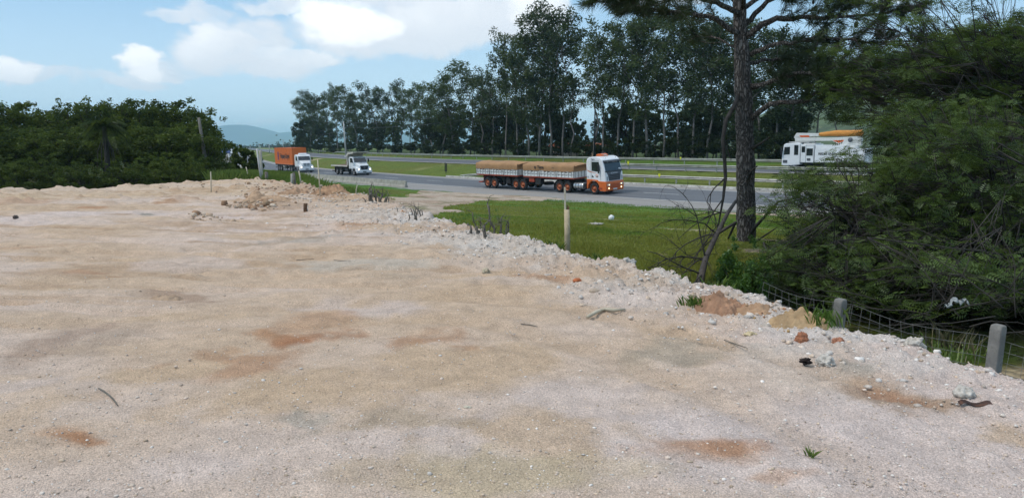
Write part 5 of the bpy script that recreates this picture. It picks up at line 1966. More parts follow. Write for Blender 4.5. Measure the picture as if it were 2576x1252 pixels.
# ------------------------------------------------------------------ the pine by the yard
def barkmat():
    m = bpy.data.materials.new('bark_pine')
    m.use_nodes = True
    t = NT(m.node_tree)
    b = t.n['Principled BSDF']
    co = t.node('ShaderNodeTexCoord').outputs['Object']
    mp = t.node('ShaderNodeMapping')
    mp.inputs['Scale'].default_value = (1, 1, .32)
    t.l.new(co, mp.inputs['Vector'])
    v = t.node('ShaderNodeTexVoronoi')
    v.feature = 'DISTANCE_TO_EDGE'
    v.inputs['Scale'].default_value = 16
    nn = t.node('ShaderNodeTexNoise')
    nn.inputs['Scale'].default_value = 7
    nn.inputs['Detail'].default_value = 4
    t.l.new(mp.outputs[0], nn.inputs['Vector'])
    va = t.node('ShaderNodeVectorMath', operation='MULTIPLY_ADD')
    t.l.new(nn.outputs['Color'], va.inputs[0])
    va.inputs[1].default_value = (.24, .24, .24)
    t.l.new(mp.outputs[0], va.inputs[2])
    t.l.new(va.outputs[0], v.inputs['Vector'])
    e = t.ramp(v.outputs['Distance'], -.03, .30)
    fine = t.noise(co, 30, 4, .7)
    c = t.mix(e, (.055, .047, .042), t.mix(fine, (.14, .12, .107), (.31, .275, .25)))
    t.l.new(c, b.inputs['Base Color'])
    b.inputs['Roughness'].default_value = .95
    b.inputs['Specular IOR Level'].default_value = .1
    bn = t.node('ShaderNodeBump')
    bn.inputs['Distance'].default_value = .035
    t.l.new(t.math('ADD', e, t.math('MULTIPLY', fine, .4)), bn.inputs['Height'])
    t.l.new(bn.outputs[0], b.inputs['Normal'])
    MATS['bark_pine'] = m


barkmat()


def needle_mesh(name, P, D, per, L, w, mat, parent, rng):
    n = len(P)
    m = n * per
    idx = np.repeat(np.arange(n), per)
    d = D[idx] * .75 + rand_unit(m, rng) * .75
    d[:, 2] -= .06
    d /= np.linalg.norm(d, axis=1, keepdims=True)
    b = np.cross(d, rand_unit(m, rng))
    b /= np.linalg.norm(b, axis=1, keepdims=True)
    base = P[idx] - D[idx] * rng.uniform(0, .16, m)[:, None]
    ln = (L * rng.uniform(.65, 1.2, m))[:, None]
    V = np.stack([base - b * w * .6, base + b * w * .6, base + d * ln * .6 + b * w * .5, base + d * ln + np.array([0, 0, -.02]), base + d * ln * .6 - b * w * .5], 1).reshape(-1, 3)
    F = np.arange(5 * m).reshape(m, 5)
    ct = rng.random(n) * .75
    return link(name, np_mesh(name, V, F, tint=np.repeat(np.clip(ct[idx] + rng.normal(size=m) * .1, 0, 1), 5)), MATS[mat], parent)


def pine():
    rng = np.random.default_rng(9)
    Y0 = 18.4
    b0 = at(1877, 600, Y0)
    z0 = zground(b0[0], Y0)
    base = np.array([b0[0], Y0, z0])
    root = thing('pine_tree', 'tall rough-barked pine with spreading needle branches between the lawn and the thicket', 'tree', base)
    tp = [(1880, None, .30), (1878, 640, .235), (1877, 560, .225), (1876, 470, .215), (1875, 380, .21), (1872, 300, .20), (1869, 220, .19), (1866, 140, .175), (1862, 60, .155), (1858, -40, .14), (1854, -180, .11), (1852, -330, .06)]
    pts, rad = [], []
    for (px, py, r_) in tp:
        q = at(px, 600 if py is None else py, Y0)
        if py is None:
            q = base + np.array([0, 0, -.4])
        pts.append(q - base)
        rad.append(r_)
    # densify the trunk so the bark can be knobbly
    P2, R2 = [], []
    for i in range(len(pts) - 1):
        for t in np.linspace(0, 1, 8, endpoint=False):
            P2.append(pts[i] * (1 - t) + pts[i + 1] * t + rng.normal(size=3) * .006)
            R2.append((rad[i] * (1 - t) + rad[i + 1] * t) * rng.uniform(.95, 1.06))
    P2.append(pts[-1])
    R2.append(rad[-1])
    tk = MB().tube(P2, R2, 20)
    # knots
    tk.build('trunk', 'bark_pine', root)
    limbs = MB()
    TP, TD = [], []

    def branch(px_pts, r0, start=.3, dens=1.0, side=.8, drop=0.0):
        P = [at(x, y, Y) - base for (x, y, Y) in px_pts]
        n = len(P)
        L = sum(np.linalg.norm(P[i + 1] - P[i]) for i in range(n - 1))
        m = max(8, int(L * 5))
        Q = []
        for t in np.linspace(0, n - 1.001, m):
            i = int(t)
            f = t - i
            p0, p1, p2, p3 = P[max(0, i - 1)], P[i], P[i + 1], P[min(n - 1, i + 2)]
            q = .5 * ((2 * p1) + (p2 - p0) * f + (2 * p0 - 5 * p1 + 4 * p2 - p3) * f * f + (3 * p1 - p0 - 3 * p2 + p3) * f ** 3)
            Q.append(q + rng.normal(size=3) * .018)
        limbs.tube(Q, list(np.linspace(r0, .012, m)), 8)
        for k in range(int(L * 9.5 * dens)):
            t = start + (1 - start) * rng.random() ** .8
            j = min(m - 2, int(t * (m - 1)))
            tg = Q[j + 1] - Q[j]
            tg /= np.linalg.norm(tg)
            d = tg * .7 + rand_unit(1, rng)[0] * side
            d[2] = d[2] * .55 + .12 - drop
            d /= np.linalg.norm(d)
            l2 = rng.uniform(.25, .95) * (1.15 - t * .5)
            e = Q[j] + d * l2
            mid = (Q[j] + e) / 2 + np.array([0, 0, -.05]) + rng.normal(size=3) * .03
            limbs.tube([Q[j], mid, e], [.012, .008, .005], 4)
            for q in range(3):
                tt = 1 - q * .2
                TP.append(Q[j] + (e - Q[j]) * tt)
                TD.append((d + np.array([0, 0, .25])) / np.linalg.norm(d + np.array([0, 0, .25])))
        TP.append(Q[-1])
        TD.append(tg)

    branch([(1855, 85, 18.3), (1804, 52, 18.0), (1727, 34, 17.6), (1640, 24, 17.3), (1560, 12, 17.0)], .075, .25, 1.25)
    branch([(1858, 40, 18.3), (1800, 5, 17.4), (1700, -10, 16.6), (1590, -8, 16.1), (1490, 4, 15.8)], .07, .3, 1.25)
    branch([(1856, 10, 18.6), (1790, -40, 19.2), (1690, -30, 19.8), (1600, 0, 20.2)], .06, .25, 1.3)
    branch([(1880, 90, 18.3), (1941, 52, 18.0), (2027, 45, 17.5), (2156, 41, 17.0), (2320, 18, 16.4)], .085, .3, 1.1)
    branch([(1884, 138, 18.3), (1941, 116, 18.0), (2006, 105, 17.6), (2090, 98, 17.2), (2200, 108, 16.8), (2330, 100, 16.4)], .06, .3, 1.1)
    branch([(1886, 160, 18.4), (1950, 150, 19.0), (2040, 155, 19.6), (2140, 170, 20.2)], .05, .3, 1.3)
    branch([(1888, 218, 18.3), (1941, 206, 17.8), (2006, 185, 17.2), (2113, 189, 16.4), (2260, 178, 15.8), (2400, 190, 15.3)], .06, .22, 1.5)
    branch([(1889, 222, 18.4), (1960, 200, 18.9), (2060, 178, 19.2), (2200, 160, 19.6), (2330, 140, 20.0)], .055, .2, 1.5)
    branch([(1890, 300, 18.3), (1924, 275, 18.1), (1954, 258, 17.9), (2019, 256, 17.5), (2049, 236, 17.3), (2092, 223, 17.0), (2210, 238, 16.2), (2340, 262, 15.6)], .075, .55, 1.3)
    branch([(2092, 223, 17.0), (2180, 205, 17.2), (2290, 215, 17.4), (2420, 235, 17.4)], .035, .15, 1.6)
    branch([(1878, 60, 18.5), (1940, 0, 18.2), (2040, -25, 17.6), (2200, -40, 17.0)], .07, .3, 1.2)
    branch([(1876, 20, 18.6), (1960, -30, 19.4), (2080, -10, 20.2), (2220, 15, 21)], .06, .25, 1.2)
    branch([(1870, 20, 18.2), (1860, -30, 17.0), (1830, -60, 15.8), (1780, -40, 14.6)], .06, .3, .8)
    branch([(1852, 120, 18.5), (1800, 95, 19.0), (1740, 95, 19.6)], .03, .3, 1.0)
    for k in range(14):                                        # crown above the picture
        a = k * 2.4
        y = -120 - 18 * k
        branch([(1858, y, 18.4), (1858 + 120 * math.cos(a), y - 30, 18.4 + 1.3 * math.sin(a)), (1858 + (330 - 12 * k) * math.cos(a), y - 10, 18.4 + (3.2 - .1 * k) * math.sin(a))], .045, .25, .8)
    limbs.build('limbs', 'bark_pine', root)
    needle_mesh('needles', np.array(TP), np.array(TD), 36, .23, .0062, 'needle', root, rng)
    # cones hanging on the outer branches
    cn = MB().lathe([(.004, .0), (.028, -.02), (.036, -.05), (.026, -.085), (.004, -.10)], 'z', 8)
    proto = cn.build('cone', 'bark_dark', root)
    first = True
    for k in range(34):
        p = TP[int(rng.integers(0, len(TP) * .8))]
        o = proto if first else proto.copy()
        if not first:
            COL.objects.link(o)
            o.parent = root
        first = False
        o.location = tuple(p + np.array([rng.normal() * .06, rng.normal() * .06, -.05]))
        s_ = rng.uniform(.9, 1.4)
        o.scale = (s_, s_, s_)
    # dead limb hanging down on the left with bare twigs
    dm = MB()
    hp = [at(x, y, Y) - base for (x, y, Y) in [(1858, 240, 18.3), (1846, 268, 18.0), (1827, 301, 17.8), (1818, 350, 17.7), (1823, 408, 17.7), (1825, 446, 17.7), (1819, 500, 17.6), (1808, 560, 17.5), (1794, 620, 17.4)]]
    dm.tube(hp, [.055, .052, .045, .045, .042, .04, .03, .018, .006], 7)
    twig_tree(dm, hp[5], at(1745, 500, 17.2) - hp[5] - base, .9, .022, 3, rng, .35)
    twig_tree(dm, hp[6], at(1720, 600, 16.8) - hp[6] - base, 1.3, .018, 3, rng, .4)
    twig_tree(dm, hp[7], at(1760, 690, 17) - hp[7] - base, 1.0, .012, 3, rng, .3)
    twig_tree(dm, hp[3], at(1858, 392, 17.9) - hp[3] - base, .55, .018, 2, rng, .2)
    dm.build('dead_limb', 'dead_wood', root)
    for (pl, r0) in (([(1886, 590, 18.3), (1898, 573, 18.0), (1926, 542, 17.6), (1957, 508, 17.2), (2011, 496, 16.8)], .05), ([(1888, 625, 18.3), (1900, 608, 18), (1955, 572, 17.4)], .04), ([(1888, 376, 18.3), (1912, 362, 18), (1936, 346, 17.7)], .045), ([(1882, 450, 18.1), (1890, 430, 17.9), (1905, 418, 17.8)], .04)):
        st = MB()
        st.tube([at(*q) - base for q in pl], list(np.linspace(r0, r0 * .3, len(pl))), 7)
        st.build('dead_stub', 'bark_dark', root)
    return root


def twig_tree(mb, p, d, L, r, depth, rng, grav=.1, nseg=6, wob=.35):
    p = np.array(p, float)
    d = np.array(d, float)
    d /= np.linalg.norm(d) + 1e-9
    pts = [p]
    dirs = []
    for i in range(nseg):
        d = d + rng.normal(size=3) * wob * .4 + np.array([0, 0, -grav * .3])
        d /= np.linalg.norm(d)
        p = p + d * L / nseg
        pts.append(p)
        dirs.append(d)
    mb.tube(pts, list(np.linspace(r, r * .35, nseg + 1)), 5 if r > .01 else 4)
    if depth > 0:
        for k in range(rng.integers(2, 5)):
            i = int(rng.integers(1, nseg + 1))
            dd = dirs[i - 1] + rand_unit(1, rng)[0] * .95
            twig_tree(mb, pts[i], dd, L * rng.uniform(.4, .75), r * .5, depth - 1, rng, grav, 5, wob)
    return pts


pine()

# dead branch leaning against the pine
rng = np.random.default_rng(31)
lp = [at(x, y, Y) for (x, y, Y) in [(1760, 722, 11.9), (1765, 690, 12.2), (1775, 650, 13.0), (1804, 588, 14.6), (1831, 535, 16.4), (1851, 506, 17.9)]]
lb = lp[0].copy()
root = thing('dead_branch', 'bare dead branch leaning up against the pine trunk', 'dead branch', lb)
mb = MB()
mb.tube([q - lb for q in lp], [.062, .056, .05, .046, .042, .035], 8)
mb.tube([lp[3] - lb, at(1850, 560, 14.9) - lb, at(1832, 600, 15) - lb], [.03, .03, .02], 6)
mb.build('limb', 'dead_wood', root)
mb = MB()
for (i, tx, ty, Y, L) in ((1, 1700, 660, 12.0, 1.0), (2, 1690, 600, 12.6, 1.2), (2, 1705, 690, 12.4, 1.0), (3, 1730, 540, 14.0, 1.3), (3, 1700, 620, 14.0, 1.3), (4, 1760, 500, 16, 1.2), (1, 1740, 690, 11.5, .7), (2, 1745, 560, 13, 1.1), (0, 1700, 700, 11.8, .8), (3, 1690, 590, 14.5, 1.4), (3, 1760, 640, 13.4, 1.0), (4, 1715, 520, 15.5, 1.5), (2, 1720, 640, 12.2, 1.2), (1, 1720, 720, 11.6, .9)):
    twig_tree(mb, lp[i] - lb, at(tx, ty, Y) - lp[i], L, .016, 3, rng, .25)
mb.build('twigs', 'twig_grey', root)


# ------------------------------------------------------------------ feathery acacias of the thicket
def fronds(name, P, size, mat, parent, rng, pairs=5, flat=.3, tint0=None):
    """twice-divided leaves: a midrib with pairs of narrow leaflets"""
    n = len(P)
    a = rand_unit(n, rng)
    a[:, 2] = a[:, 2] * flat - .12
    a /= np.linalg.norm(a, axis=1, keepdims=True)
    up = np.zeros((n, 3))
    up[:, 2] = 1
    up += rng.normal(size=(n, 3)) * .45
    b = np.cross(a, up)
    b /= np.linalg.norm(b, axis=1, keepdims=True) + 1e-9
    c = np.cross(b, a)
    Vs = []
    for k in range(pairs):
        t = (k + .5) / pairs
        ll = .40 * math.sin(math.pi * (.18 + .72 * t)) + .06
        for s in (-1, 1):
            p0 = np.array([t, 0, -.10 * t * t])
            p1 = np.array([t + .16, s * ll, -.10 * t * t - .05])
            w = np.array([.066, 0, 0])
            m = (p0 + p1) / 2
            Vs += [p0, m - w, p1, m + w]
    Vs = np.array(Vs)
    sz = (size * rng.uniform(.65, 1.25, n))[:, None, None]
    V = (Vs[None, :, 0:1] * a[:, None] + Vs[None, :, 1:2] * b[:, None] + Vs[None, :, 2:3] * c[:, None]) * sz + P[:, None]
    V = V.reshape(-1, 3)
    F = np.arange(len(V)).reshape(-1, 4)
    tint = np.clip((tint0 if tint0 is not None else rng.random(n) * .6) + rng.normal(size=n) * .19, 0, 1)
    return link(name, np_mesh(name, V, F, tint=np.repeat(tint, len(Vs))), MATS[mat], parent)


def acacia(label, stem, boxes, mat, seed, per=26, size=.13, stems=4):
    """boxes: (x0, x1, y0, y1, Y0, Y1, clumps, light) regions of the crown, each filled through its depth"""
    rng = np.random.default_rng(seed)
    z0 = zground(*stem)
    base = np.array([stem[0], stem[1], z0])
    root = thing('acacia_tree', label, 'tree', base, group='feathery acacias of the thicket')
    C, T = [], []
    for (x0, x1, y0, y1, Ya, Yb, k, li) in boxes:
        for _ in range(k):
            q = at(rng.uniform(x0, x1), rng.uniform(y0, y1), rng.uniform(Ya, Yb)) - base
            if q[2] < .15:
                q[2] = .15 + rng.random() * .3
            C.append(q)
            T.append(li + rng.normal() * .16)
    C = np.array(C)
    T = np.array(T)
    wood = MB()
    forks = []
    for s in range(stems):
        k = int(rng.integers(0, len(C)))
        tgt = C[k] * np.array([.45, .45, .55]) + rng.normal(size=3) * .3
        tgt[2] = max(.5, tgt[2])
        st = rng.normal(size=3) * np.array([.18, .18, 0])
        st[2] = -.2
        pl = limb(wood, st, tgt, .05, .028, rng, 6, .10)
        forks += [pl[3], pl[4], pl[5]]
    F_ = np.array(forks)
    P, TT = [], []
    for c, t in zip(C, T):
        j = int(np.argmin(np.linalg.norm(F_ - c, axis=1) + rng.random(len(F_)) * .8))
        pl = limb(wood, F_[j], c, .016, .005, rng, 6, .13, sag=-.15)
        rad = rng.uniform(.14, .36)
        n = int(per * 1.25 * rng.uniform(.5, 1.3))
        for k in range(3):
            e = c + rand_unit(1, rng)[0] * rad * 1.2 * np.array([1, 1, .5])
            wood.tube([pl[4], (pl[4] + e) / 2 + rng.normal(size=3) * .04, e], [.005, .004, .002], 4)
        o_ = rand_unit(n, rng) * (rng.random(n) ** .5 * rad)[:, None] * np.array([1.25, 1.25, .6])
        P.append(c + o_)
        TT.append(np.full(n, t) + o_[:, 2] / rad * .12)  # upper fronds of each clump tinted lighter, as if lit from above
    wood.build('limbs', 'twig_grey', root)
    fronds('crown', np.concatenate(P), size, mat, root, rng, tint0=np.concatenate(TT))
    return root


acacia('light feathery acacia with thin see-through sprays in front of the utility truck', (6.0, 11.6),
       [(1930, 2080, 520, 700, 10.5, 12.5, 34, .55), (1960, 2200, 440, 560, 10.5, 13, 34, .5), (2080, 2260, 480, 700, 10, 13, 60, .5), (1960, 2150, 640, 800, 9.8, 11.6, 50, .5), (2150, 2300, 440, 520, 10, 13, 30, .45), (1980, 2130, 420, 470, 11, 13, 10, .5), (2020, 2260, 560, 760, 10, 12, 60, .25), (2060, 2190, 385, 430, 11, 13, 7, .5), (1900, 2040, 600, 770, 9.6, 11, 44, .55)], 'leaf_acacia', 401, 24)
acacia('dense feathery acacia reaching out over the wire fence on the right', (8.4, 10.4),
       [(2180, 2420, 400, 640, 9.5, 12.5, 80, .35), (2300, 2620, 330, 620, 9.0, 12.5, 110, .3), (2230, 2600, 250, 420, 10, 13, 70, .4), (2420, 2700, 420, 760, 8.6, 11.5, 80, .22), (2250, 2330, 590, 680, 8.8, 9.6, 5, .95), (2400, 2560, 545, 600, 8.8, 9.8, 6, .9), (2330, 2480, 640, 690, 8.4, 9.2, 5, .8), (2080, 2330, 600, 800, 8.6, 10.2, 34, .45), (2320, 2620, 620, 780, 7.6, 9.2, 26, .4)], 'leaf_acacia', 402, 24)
acacia('tall acacia with pale airy top against the green hill', (9.8, 14.0),
       [(2180, 2420, 270, 440, 13, 16.5, 60, .35), (2360, 2640, 120, 330, 13, 16.5, 60, .45), (2420, 2700, 20, 180, 13, 16, 34, .55), (2300, 2500, 60, 200, 14, 17, 22, .5), (2480, 2760, 200, 480, 12.5, 16, 60, .3), (2090, 2720, -60, 130, 13, 17, 75, .5), (2250, 2720, 110, 400, 12.5, 16, 130, .3), (2060, 2280, 120, 330, 14, 17, 30, .4), (2230, 2330, 330, 460, 14, 17, 26, .35)], 'leaf_acacia', 403, 24, .17)
acacia('shaded acacia deep inside the thicket behind the wire fence', (9.4, 12.6),
       [(2120, 2640, 480, 800, 11.5, 15, 150, .1), (2400, 2900, 200, 700, 12, 17, 120, .15)], 'leaf_acacia_shaded', 404, 26, .19)
# thicket shrubs, shade put into their leaf colour, that close the view under the acacias
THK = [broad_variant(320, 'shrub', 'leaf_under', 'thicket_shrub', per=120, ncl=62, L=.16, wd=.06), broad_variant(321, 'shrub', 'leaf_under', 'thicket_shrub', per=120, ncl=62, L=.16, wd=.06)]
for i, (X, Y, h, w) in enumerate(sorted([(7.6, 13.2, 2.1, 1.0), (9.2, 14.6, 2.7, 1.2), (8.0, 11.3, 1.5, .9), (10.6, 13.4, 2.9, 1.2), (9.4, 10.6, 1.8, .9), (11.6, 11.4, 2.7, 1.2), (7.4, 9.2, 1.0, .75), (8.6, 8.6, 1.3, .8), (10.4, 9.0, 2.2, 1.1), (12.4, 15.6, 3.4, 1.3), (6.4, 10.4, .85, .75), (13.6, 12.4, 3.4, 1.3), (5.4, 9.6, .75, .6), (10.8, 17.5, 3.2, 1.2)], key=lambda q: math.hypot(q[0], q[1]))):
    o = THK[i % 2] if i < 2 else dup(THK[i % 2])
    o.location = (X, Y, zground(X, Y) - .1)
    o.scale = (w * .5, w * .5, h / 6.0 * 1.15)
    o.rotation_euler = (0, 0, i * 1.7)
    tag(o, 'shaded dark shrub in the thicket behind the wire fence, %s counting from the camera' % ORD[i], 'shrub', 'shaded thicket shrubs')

# tangles of dead twigs in front of the thicket
for k, (lab, seeds) in enumerate((('tangle of bare grey twigs sprawling above the wire fence between the two concrete posts', [(2300, 800, 7.6, -.9, .2, .35), (2330, 790, 7.8, .9, .1, .35), (2250, 780, 8.2, -.7, .2, .5), (2380, 780, 7.4, .3, .1, .6), (2420, 790, 7.2, .8, 0, .3)]),
                                  ('arching bare branches of a dead bush in the dark gap of the thicket', [(2150, 760, 9.4, -.4, .2, .5), (2200, 720, 9.4, .6, .2, .5), (2180, 700, 9.0, .9, .0, .3), (2120, 740, 9.2, .2, .1, .8), (2480, 700, 8.2, -.8, .1, .4)]),
                                  ('bare twigs of a dead bush at the right edge behind the second concrete post', [(2500, 780, 7.0, -.6, .2, .5), (2540, 760, 7.2, .1, .3, .9), (2560, 720, 7.4, -.9, .1, .3), (2520, 800, 6.9, .7, .1, .2)]))):
    rng = np.random.default_rng(500 + k)
    b0 = at(*seeds[0][:3])
    root = thing('dead_bush', lab, 'dead bush', b0, group='dead bushes of the thicket')
    mb = MB()
    for (px, py, Y, dx, dy, dz) in seeds:
        for q in range(2):
            p = at(px, py, Y) - b0 + rng.normal(size=3) * .12
            twig_tree(mb, p, np.array([dx, dy, dz]) + rng.normal(size=3) * .3, rng.uniform(.8, 1.5), .007, 3, rng, .12, 7, .3)
    mb.build('twigs', 'twig_grey', root)

# torn sheet of pale plastic caught on the twigs
rng = np.random.default_rng(71)
V, F = [], []
b0 = at(2400, 757, 7.4)
n, m = 16, 5
for i in range(n + 1):
    t = i / n
    c = at(2380 + 58 * t, 764 - 14 * math.sin(t * 3.0) + 4 * math.sin(t * 14), 7.4) - b0
    for j in range(m + 1):
        s = j / m - .5
        V.append((c[0] + .01 * math.sin(j * 3 + i), c[1] + s * .06 + .02 * math.sin(i * 1.7), c[2] - abs(s) * .06 * (1 + .6 * math.sin(i * 2.3 + j)) + .01 * rng.normal()))
F = [(i * (m + 1) + j, (i + 1) * (m + 1) + j, (i + 1) * (m + 1) + j + 1, i * (m + 1) + j + 1) for i in range(n) for j in range(m)]
pm('plastic_sheet', (.30, .32, .32), .5, .12, 6)
o = MB().add(V, F, True).build('plastic_sheet', 'plastic_sheet', loc=b0)
sol = o.modifiers.new('thickness', 'SOLIDIFY')
sol.thickness = .004
tag(o, 'torn strip of pale grey plastic caught on bare twigs above the fence', 'plastic sheet')

# bright leafy shrub at the foot of the pine
a = at(1872, 594, 9.6)
z0 = zground(a[0], 9.6)
o = broad_variant(330, 'shrub', 'leaf_bright', 'shrub', H=(a[2] - z0) * 1.02, per=70, ncl=74, L=.036, wd=.013)
o.location = (a[0], 9.6, z0 - .05)
o.scale = (.62, .62, 1)
tag(o, 'bright green leafy shrub at the foot of the pine trunk', 'shrub')

# ------------------------------------------------------------------ grass
def blades(name, X, Y, Z, h, w, mat, rng, lean=.45, per=3, label=None, tone=None):
    n = len(X)
    idx = np.repeat(np.arange(n), per)
    m = len(idx)
    B = np.stack([X, Y, Z], 1)[idx] + np.c_[rng.normal(size=(m, 2)) * .03, np.zeros(m)]
    a = rng.random(m) * 2 * math.pi
    dirv = np.stack([np.cos(a), np.sin(a), 0 * a], 1)
    sd_ = np.stack([-np.sin(a), np.cos(a), 0 * a], 1)
    hh = (np.asarray(h)[idx] if np.ndim(h) else h) * rng.uniform(.5, 1.3, m)
    ww = w * rng.uniform(.7, 1.3, m)
    ln = lean * rng.uniform(.2, 1.2, m)
    p0 = B - sd_ * ww[:, None]
    p1 = B + sd_ * ww[:, None]
    mid = B + dirv * (hh * ln * .35)[:, None] + np.array([0, 0, 1.]) * (hh * .6)[:, None]
    tip = B + dirv * (hh * ln)[:, None] + np.array([0, 0, 1.]) * hh[:, None]
    V = np.stack([p0, p1, mid + sd_ * (ww * .7)[:, None], tip, mid - sd_ * (ww * .7)[:, None]], 1).reshape(-1, 3)
    F = np.arange(5 * m).reshape(m, 5)
    patch = fbm(B[:, 0] * .5, B[:, 1] * .5, 3, 44)
    t = np.clip((patch * .9 if tone is None else tone[idx]) + rng.normal(size=m) * .13, 0, 1)
    o = link(name, np_mesh(name, V, F, tint=np.repeat(t, 5)), MATS[mat])
    return tag(o, label, kind='stuff')


rng = np.random.default_rng(81)
# lawn between the yard and the shoulder: denser where it is nearer
n = 150000
Yv = 10 / (1 - rng.random(n) * .84)
Xv = Yv * rng.uniform(-.22, .62, n)
u, k = road_u(Xv, Yv)
ok = (plat_d(Xv, Yv) < -.15) & (u < -5.4 + (rng.random(n) - .5) * 1.6) & (Yv < 66)
mid = np.interp(Yv, [18, 30, 42, 52, 60, 72], [-3.4, -4.2, -4.6, -4.2, -2.2, -1.0])
half = np.interp(Yv, [18, 30, 42, 52, 60, 68], [1.4, 1.7, 2.2, 3.2, 5.2, 6.5])
ok &= (half - np.abs(Xv - mid) + (fbm(Xv * .45, Yv * .3, 4, 77) - .5) * 2.6) < .05
bare = (fbm(Xv * .5, Yv * .9, 3, 41) > .69) & (Xv > 3) & (Yv < 30)
ok &= ~bare
Xv, Yv = Xv[ok], Yv[ok]
hv = .045 + .055 * sstep(.4, .75, fbm(Xv * .6, Yv * .6, 3, 46)) + .05 * sstep(-14, -8, u[ok]) * sstep(.5, .7, fbm(Xv * .9, Yv * .9, 2, 47))
blades('grass', Xv, Yv, natural(Xv, Yv) - .01, hv, .010, 'grass_blade', rng, per=3, tone=np.clip(.15 + .75 * sstep(-13, -22, u[ok] + 8 * (fbm(Xv * .12, Yv * .12, 3, 48) - .5)) * sstep(.3, .6, fbm(Xv * .3, Yv * .3, 3, 49) + .12), 0, 1))
# tall weeds on the bank beyond the yard's far edge
n = 64000
s_ = rng.random(n)
Yv = rng.uniform(22, 84, n)
Xv = -3.4 - (Yv - 21) * .40 + rng.normal(size=n) * 2.0 - rng.random(n) * 6 * ((Yv - 20) / 60)
u, k = road_u(Xv, Yv)
pdv = plat_d(Xv, Yv)
dd = half_ = np.interp(Yv, [18, 30, 42, 52, 60, 68], [1.4, 1.7, 2.2, 3.2, 5.2, 6.5]) - np.abs(Xv - np.interp(Yv, [18, 30, 42, 52, 60, 72], [-3.4, -4.2, -4.6, -4.2, -2.2, -1.0]))
ok = (pdv < -.1) & (u < -5.5) & (dd < -.3) & (Xv > -14 - (Yv - 36) * .36)
Xv, Yv, u, pdv = Xv[ok], Yv[ok], u[ok], pdv[ok]
ok = (Yv > 31) | (rng.random(len(Yv)) < .25)
Xv, Yv, u, pdv = Xv[ok], Yv[ok], u[ok], pdv[ok]
hv = np.clip(.10 + (.35 + .55 * sstep(-7.5, -13, Xv + (Yv - 34) * .20)) * sstep(-5.3, -7, u) * sstep(28, 38, Yv) + .35 * (fbm(Xv * .6, Yv * .6, 3, 55) - .4) * sstep(26, 36, Yv), .08, 1.0)
blades('tall_grass', Xv, Yv, natural(Xv, Yv) - .02, hv, .018, 'tall_grass_blade', rng, lean=.5, per=4)
n = 9000
Yv = rng.uniform(36.8, 44, n)
Xv = rng.uniform(-15.5, -11, n)
ok = (plat_d(Xv, Yv) < -.3) & (Xv > -14.2 - (Yv - 36) * .32)
Xv, Yv = Xv[ok], Yv[ok]
blades('tall_grass', Xv, Yv, natural(Xv, Yv) - .02, np.full(len(Xv), .5), .018, 'tall_grass_blade', rng, lean=.5, per=3)
# weeds along the yard's edge and fence
n = 2600
t = rng.random(n)
Yv = 4.6 + t * 10
Xv = np.interp(Yv, PLAT[:12, 1], PLAT[:12, 0]) + .12 + np.abs(rng.normal(size=n)) * .22
cl = fbm(Xv * 2, Yv * 2, 2, 66)
ok = cl > .52
Xv, Yv = Xv[ok], Yv[ok]
blades('weeds', Xv, Yv, np.maximum(zyard(Xv, Yv)[0], natural(Xv, Yv)) - .03, .06 + .10 * rng.random(len(Xv)), .006, 'tall_grass_blade', rng, lean=.8, per=3)

# ------------------------------------------------------------------ loose stones and small things on the yard
ICO_V = []
ph = (1 + 5 ** .5) / 2
for a_ in (-1, 1):
    for b_ in (-ph, ph):
        ICO_V += [(0, a_, b_), (a_, b_, 0), (b_, 0, a_)]
ICO_V = np.array(ICO_V) / math.hypot(1, ph)
ICO_F = []
for i in range(12):
    for j in range(i + 1, 12):
        for k in range(j + 1, 12):
            if all(abs(np.linalg.norm(ICO_V[p] - ICO_V[q]) - 1.0515) < .02 for p, q in ((i, j), (j, k), (i, k))):
                nrm = np.cross(ICO_V[j] - ICO_V[i], ICO_V[k] - ICO_V[i])
                ICO_F.append((i, j, k) if nrm @ ICO_V[i] > 0 else (i, k, j))
ICO_F = np.array(ICO_F)


def stones(name, P, r, cols, rng, flat=.6):
    n = len(P)
    V = ICO_V[None] * rng.uniform(.65, 1.35, (n, 12, 1)) * rng.uniform(.7, 1.3, (n, 1, 3)) * np.array([1, 1, flat]) * r[:, None, None]
    a = rng.random(n) * 6.28
    c, s = np.cos(a)[:, None], np.sin(a)[:, None]
    x = V[..., 0] * c - V[..., 1] * s
    y = V[..., 0] * s + V[..., 1] * c
    V = np.stack([x, y, V[..., 2]], -1) + P[:, None]
    F = (ICO_F[None] + (np.arange(n) * 12)[:, None, None]).reshape(-1, 3)
    col = np.array(cols)[rng.integers(0, len(cols), n)] * rng.uniform(.75, 1.2, (n, 1))
    o = link(name, np_mesh(name, V.reshape(-1, 3), F, color=np.repeat(col, 12, 0)), MATS['stone'])
    return tag(o, kind='stuff')


groundmat('stone', 60.0, .0008, .3)
rng = np.random.default_rng(91)
n = 11000
Yv = 3.0 / (1 - rng.random(n) * .78)
Xv = Yv * rng.uniform(-.75, .75, n)
ok = plat_d(Xv, Yv) > .2
Xv, Yv = Xv[ok], Yv[ok]
r_ = .0025 + .0019 * rng.gamma(1.2, 1, len(Xv))
r_ = np.minimum(r_, .014)
stones('gravel', np.stack([Xv, Yv, zyard(Xv, Yv)[0] + r_ * .2], 1), r_, [(.66, .57, .49), (.62, .50, .41), (.70, .64, .58), (.55, .44, .35), (.58, .45, .33)], rng)
n = 11000
t = rng.random(n) ** .8
Yv = 4.4 + t * 22
Xv = np.interp(Yv, PLAT[:13, 1], PLAT[:13, 0]) + .2 - np.abs(rng.normal(size=n)) * (.5 + Yv * .055)
cl = fbm(Xv * 1.1, Yv * 1.1, 3, 93)
ok = cl > .42
Xv, Yv = Xv[ok], Yv[ok]
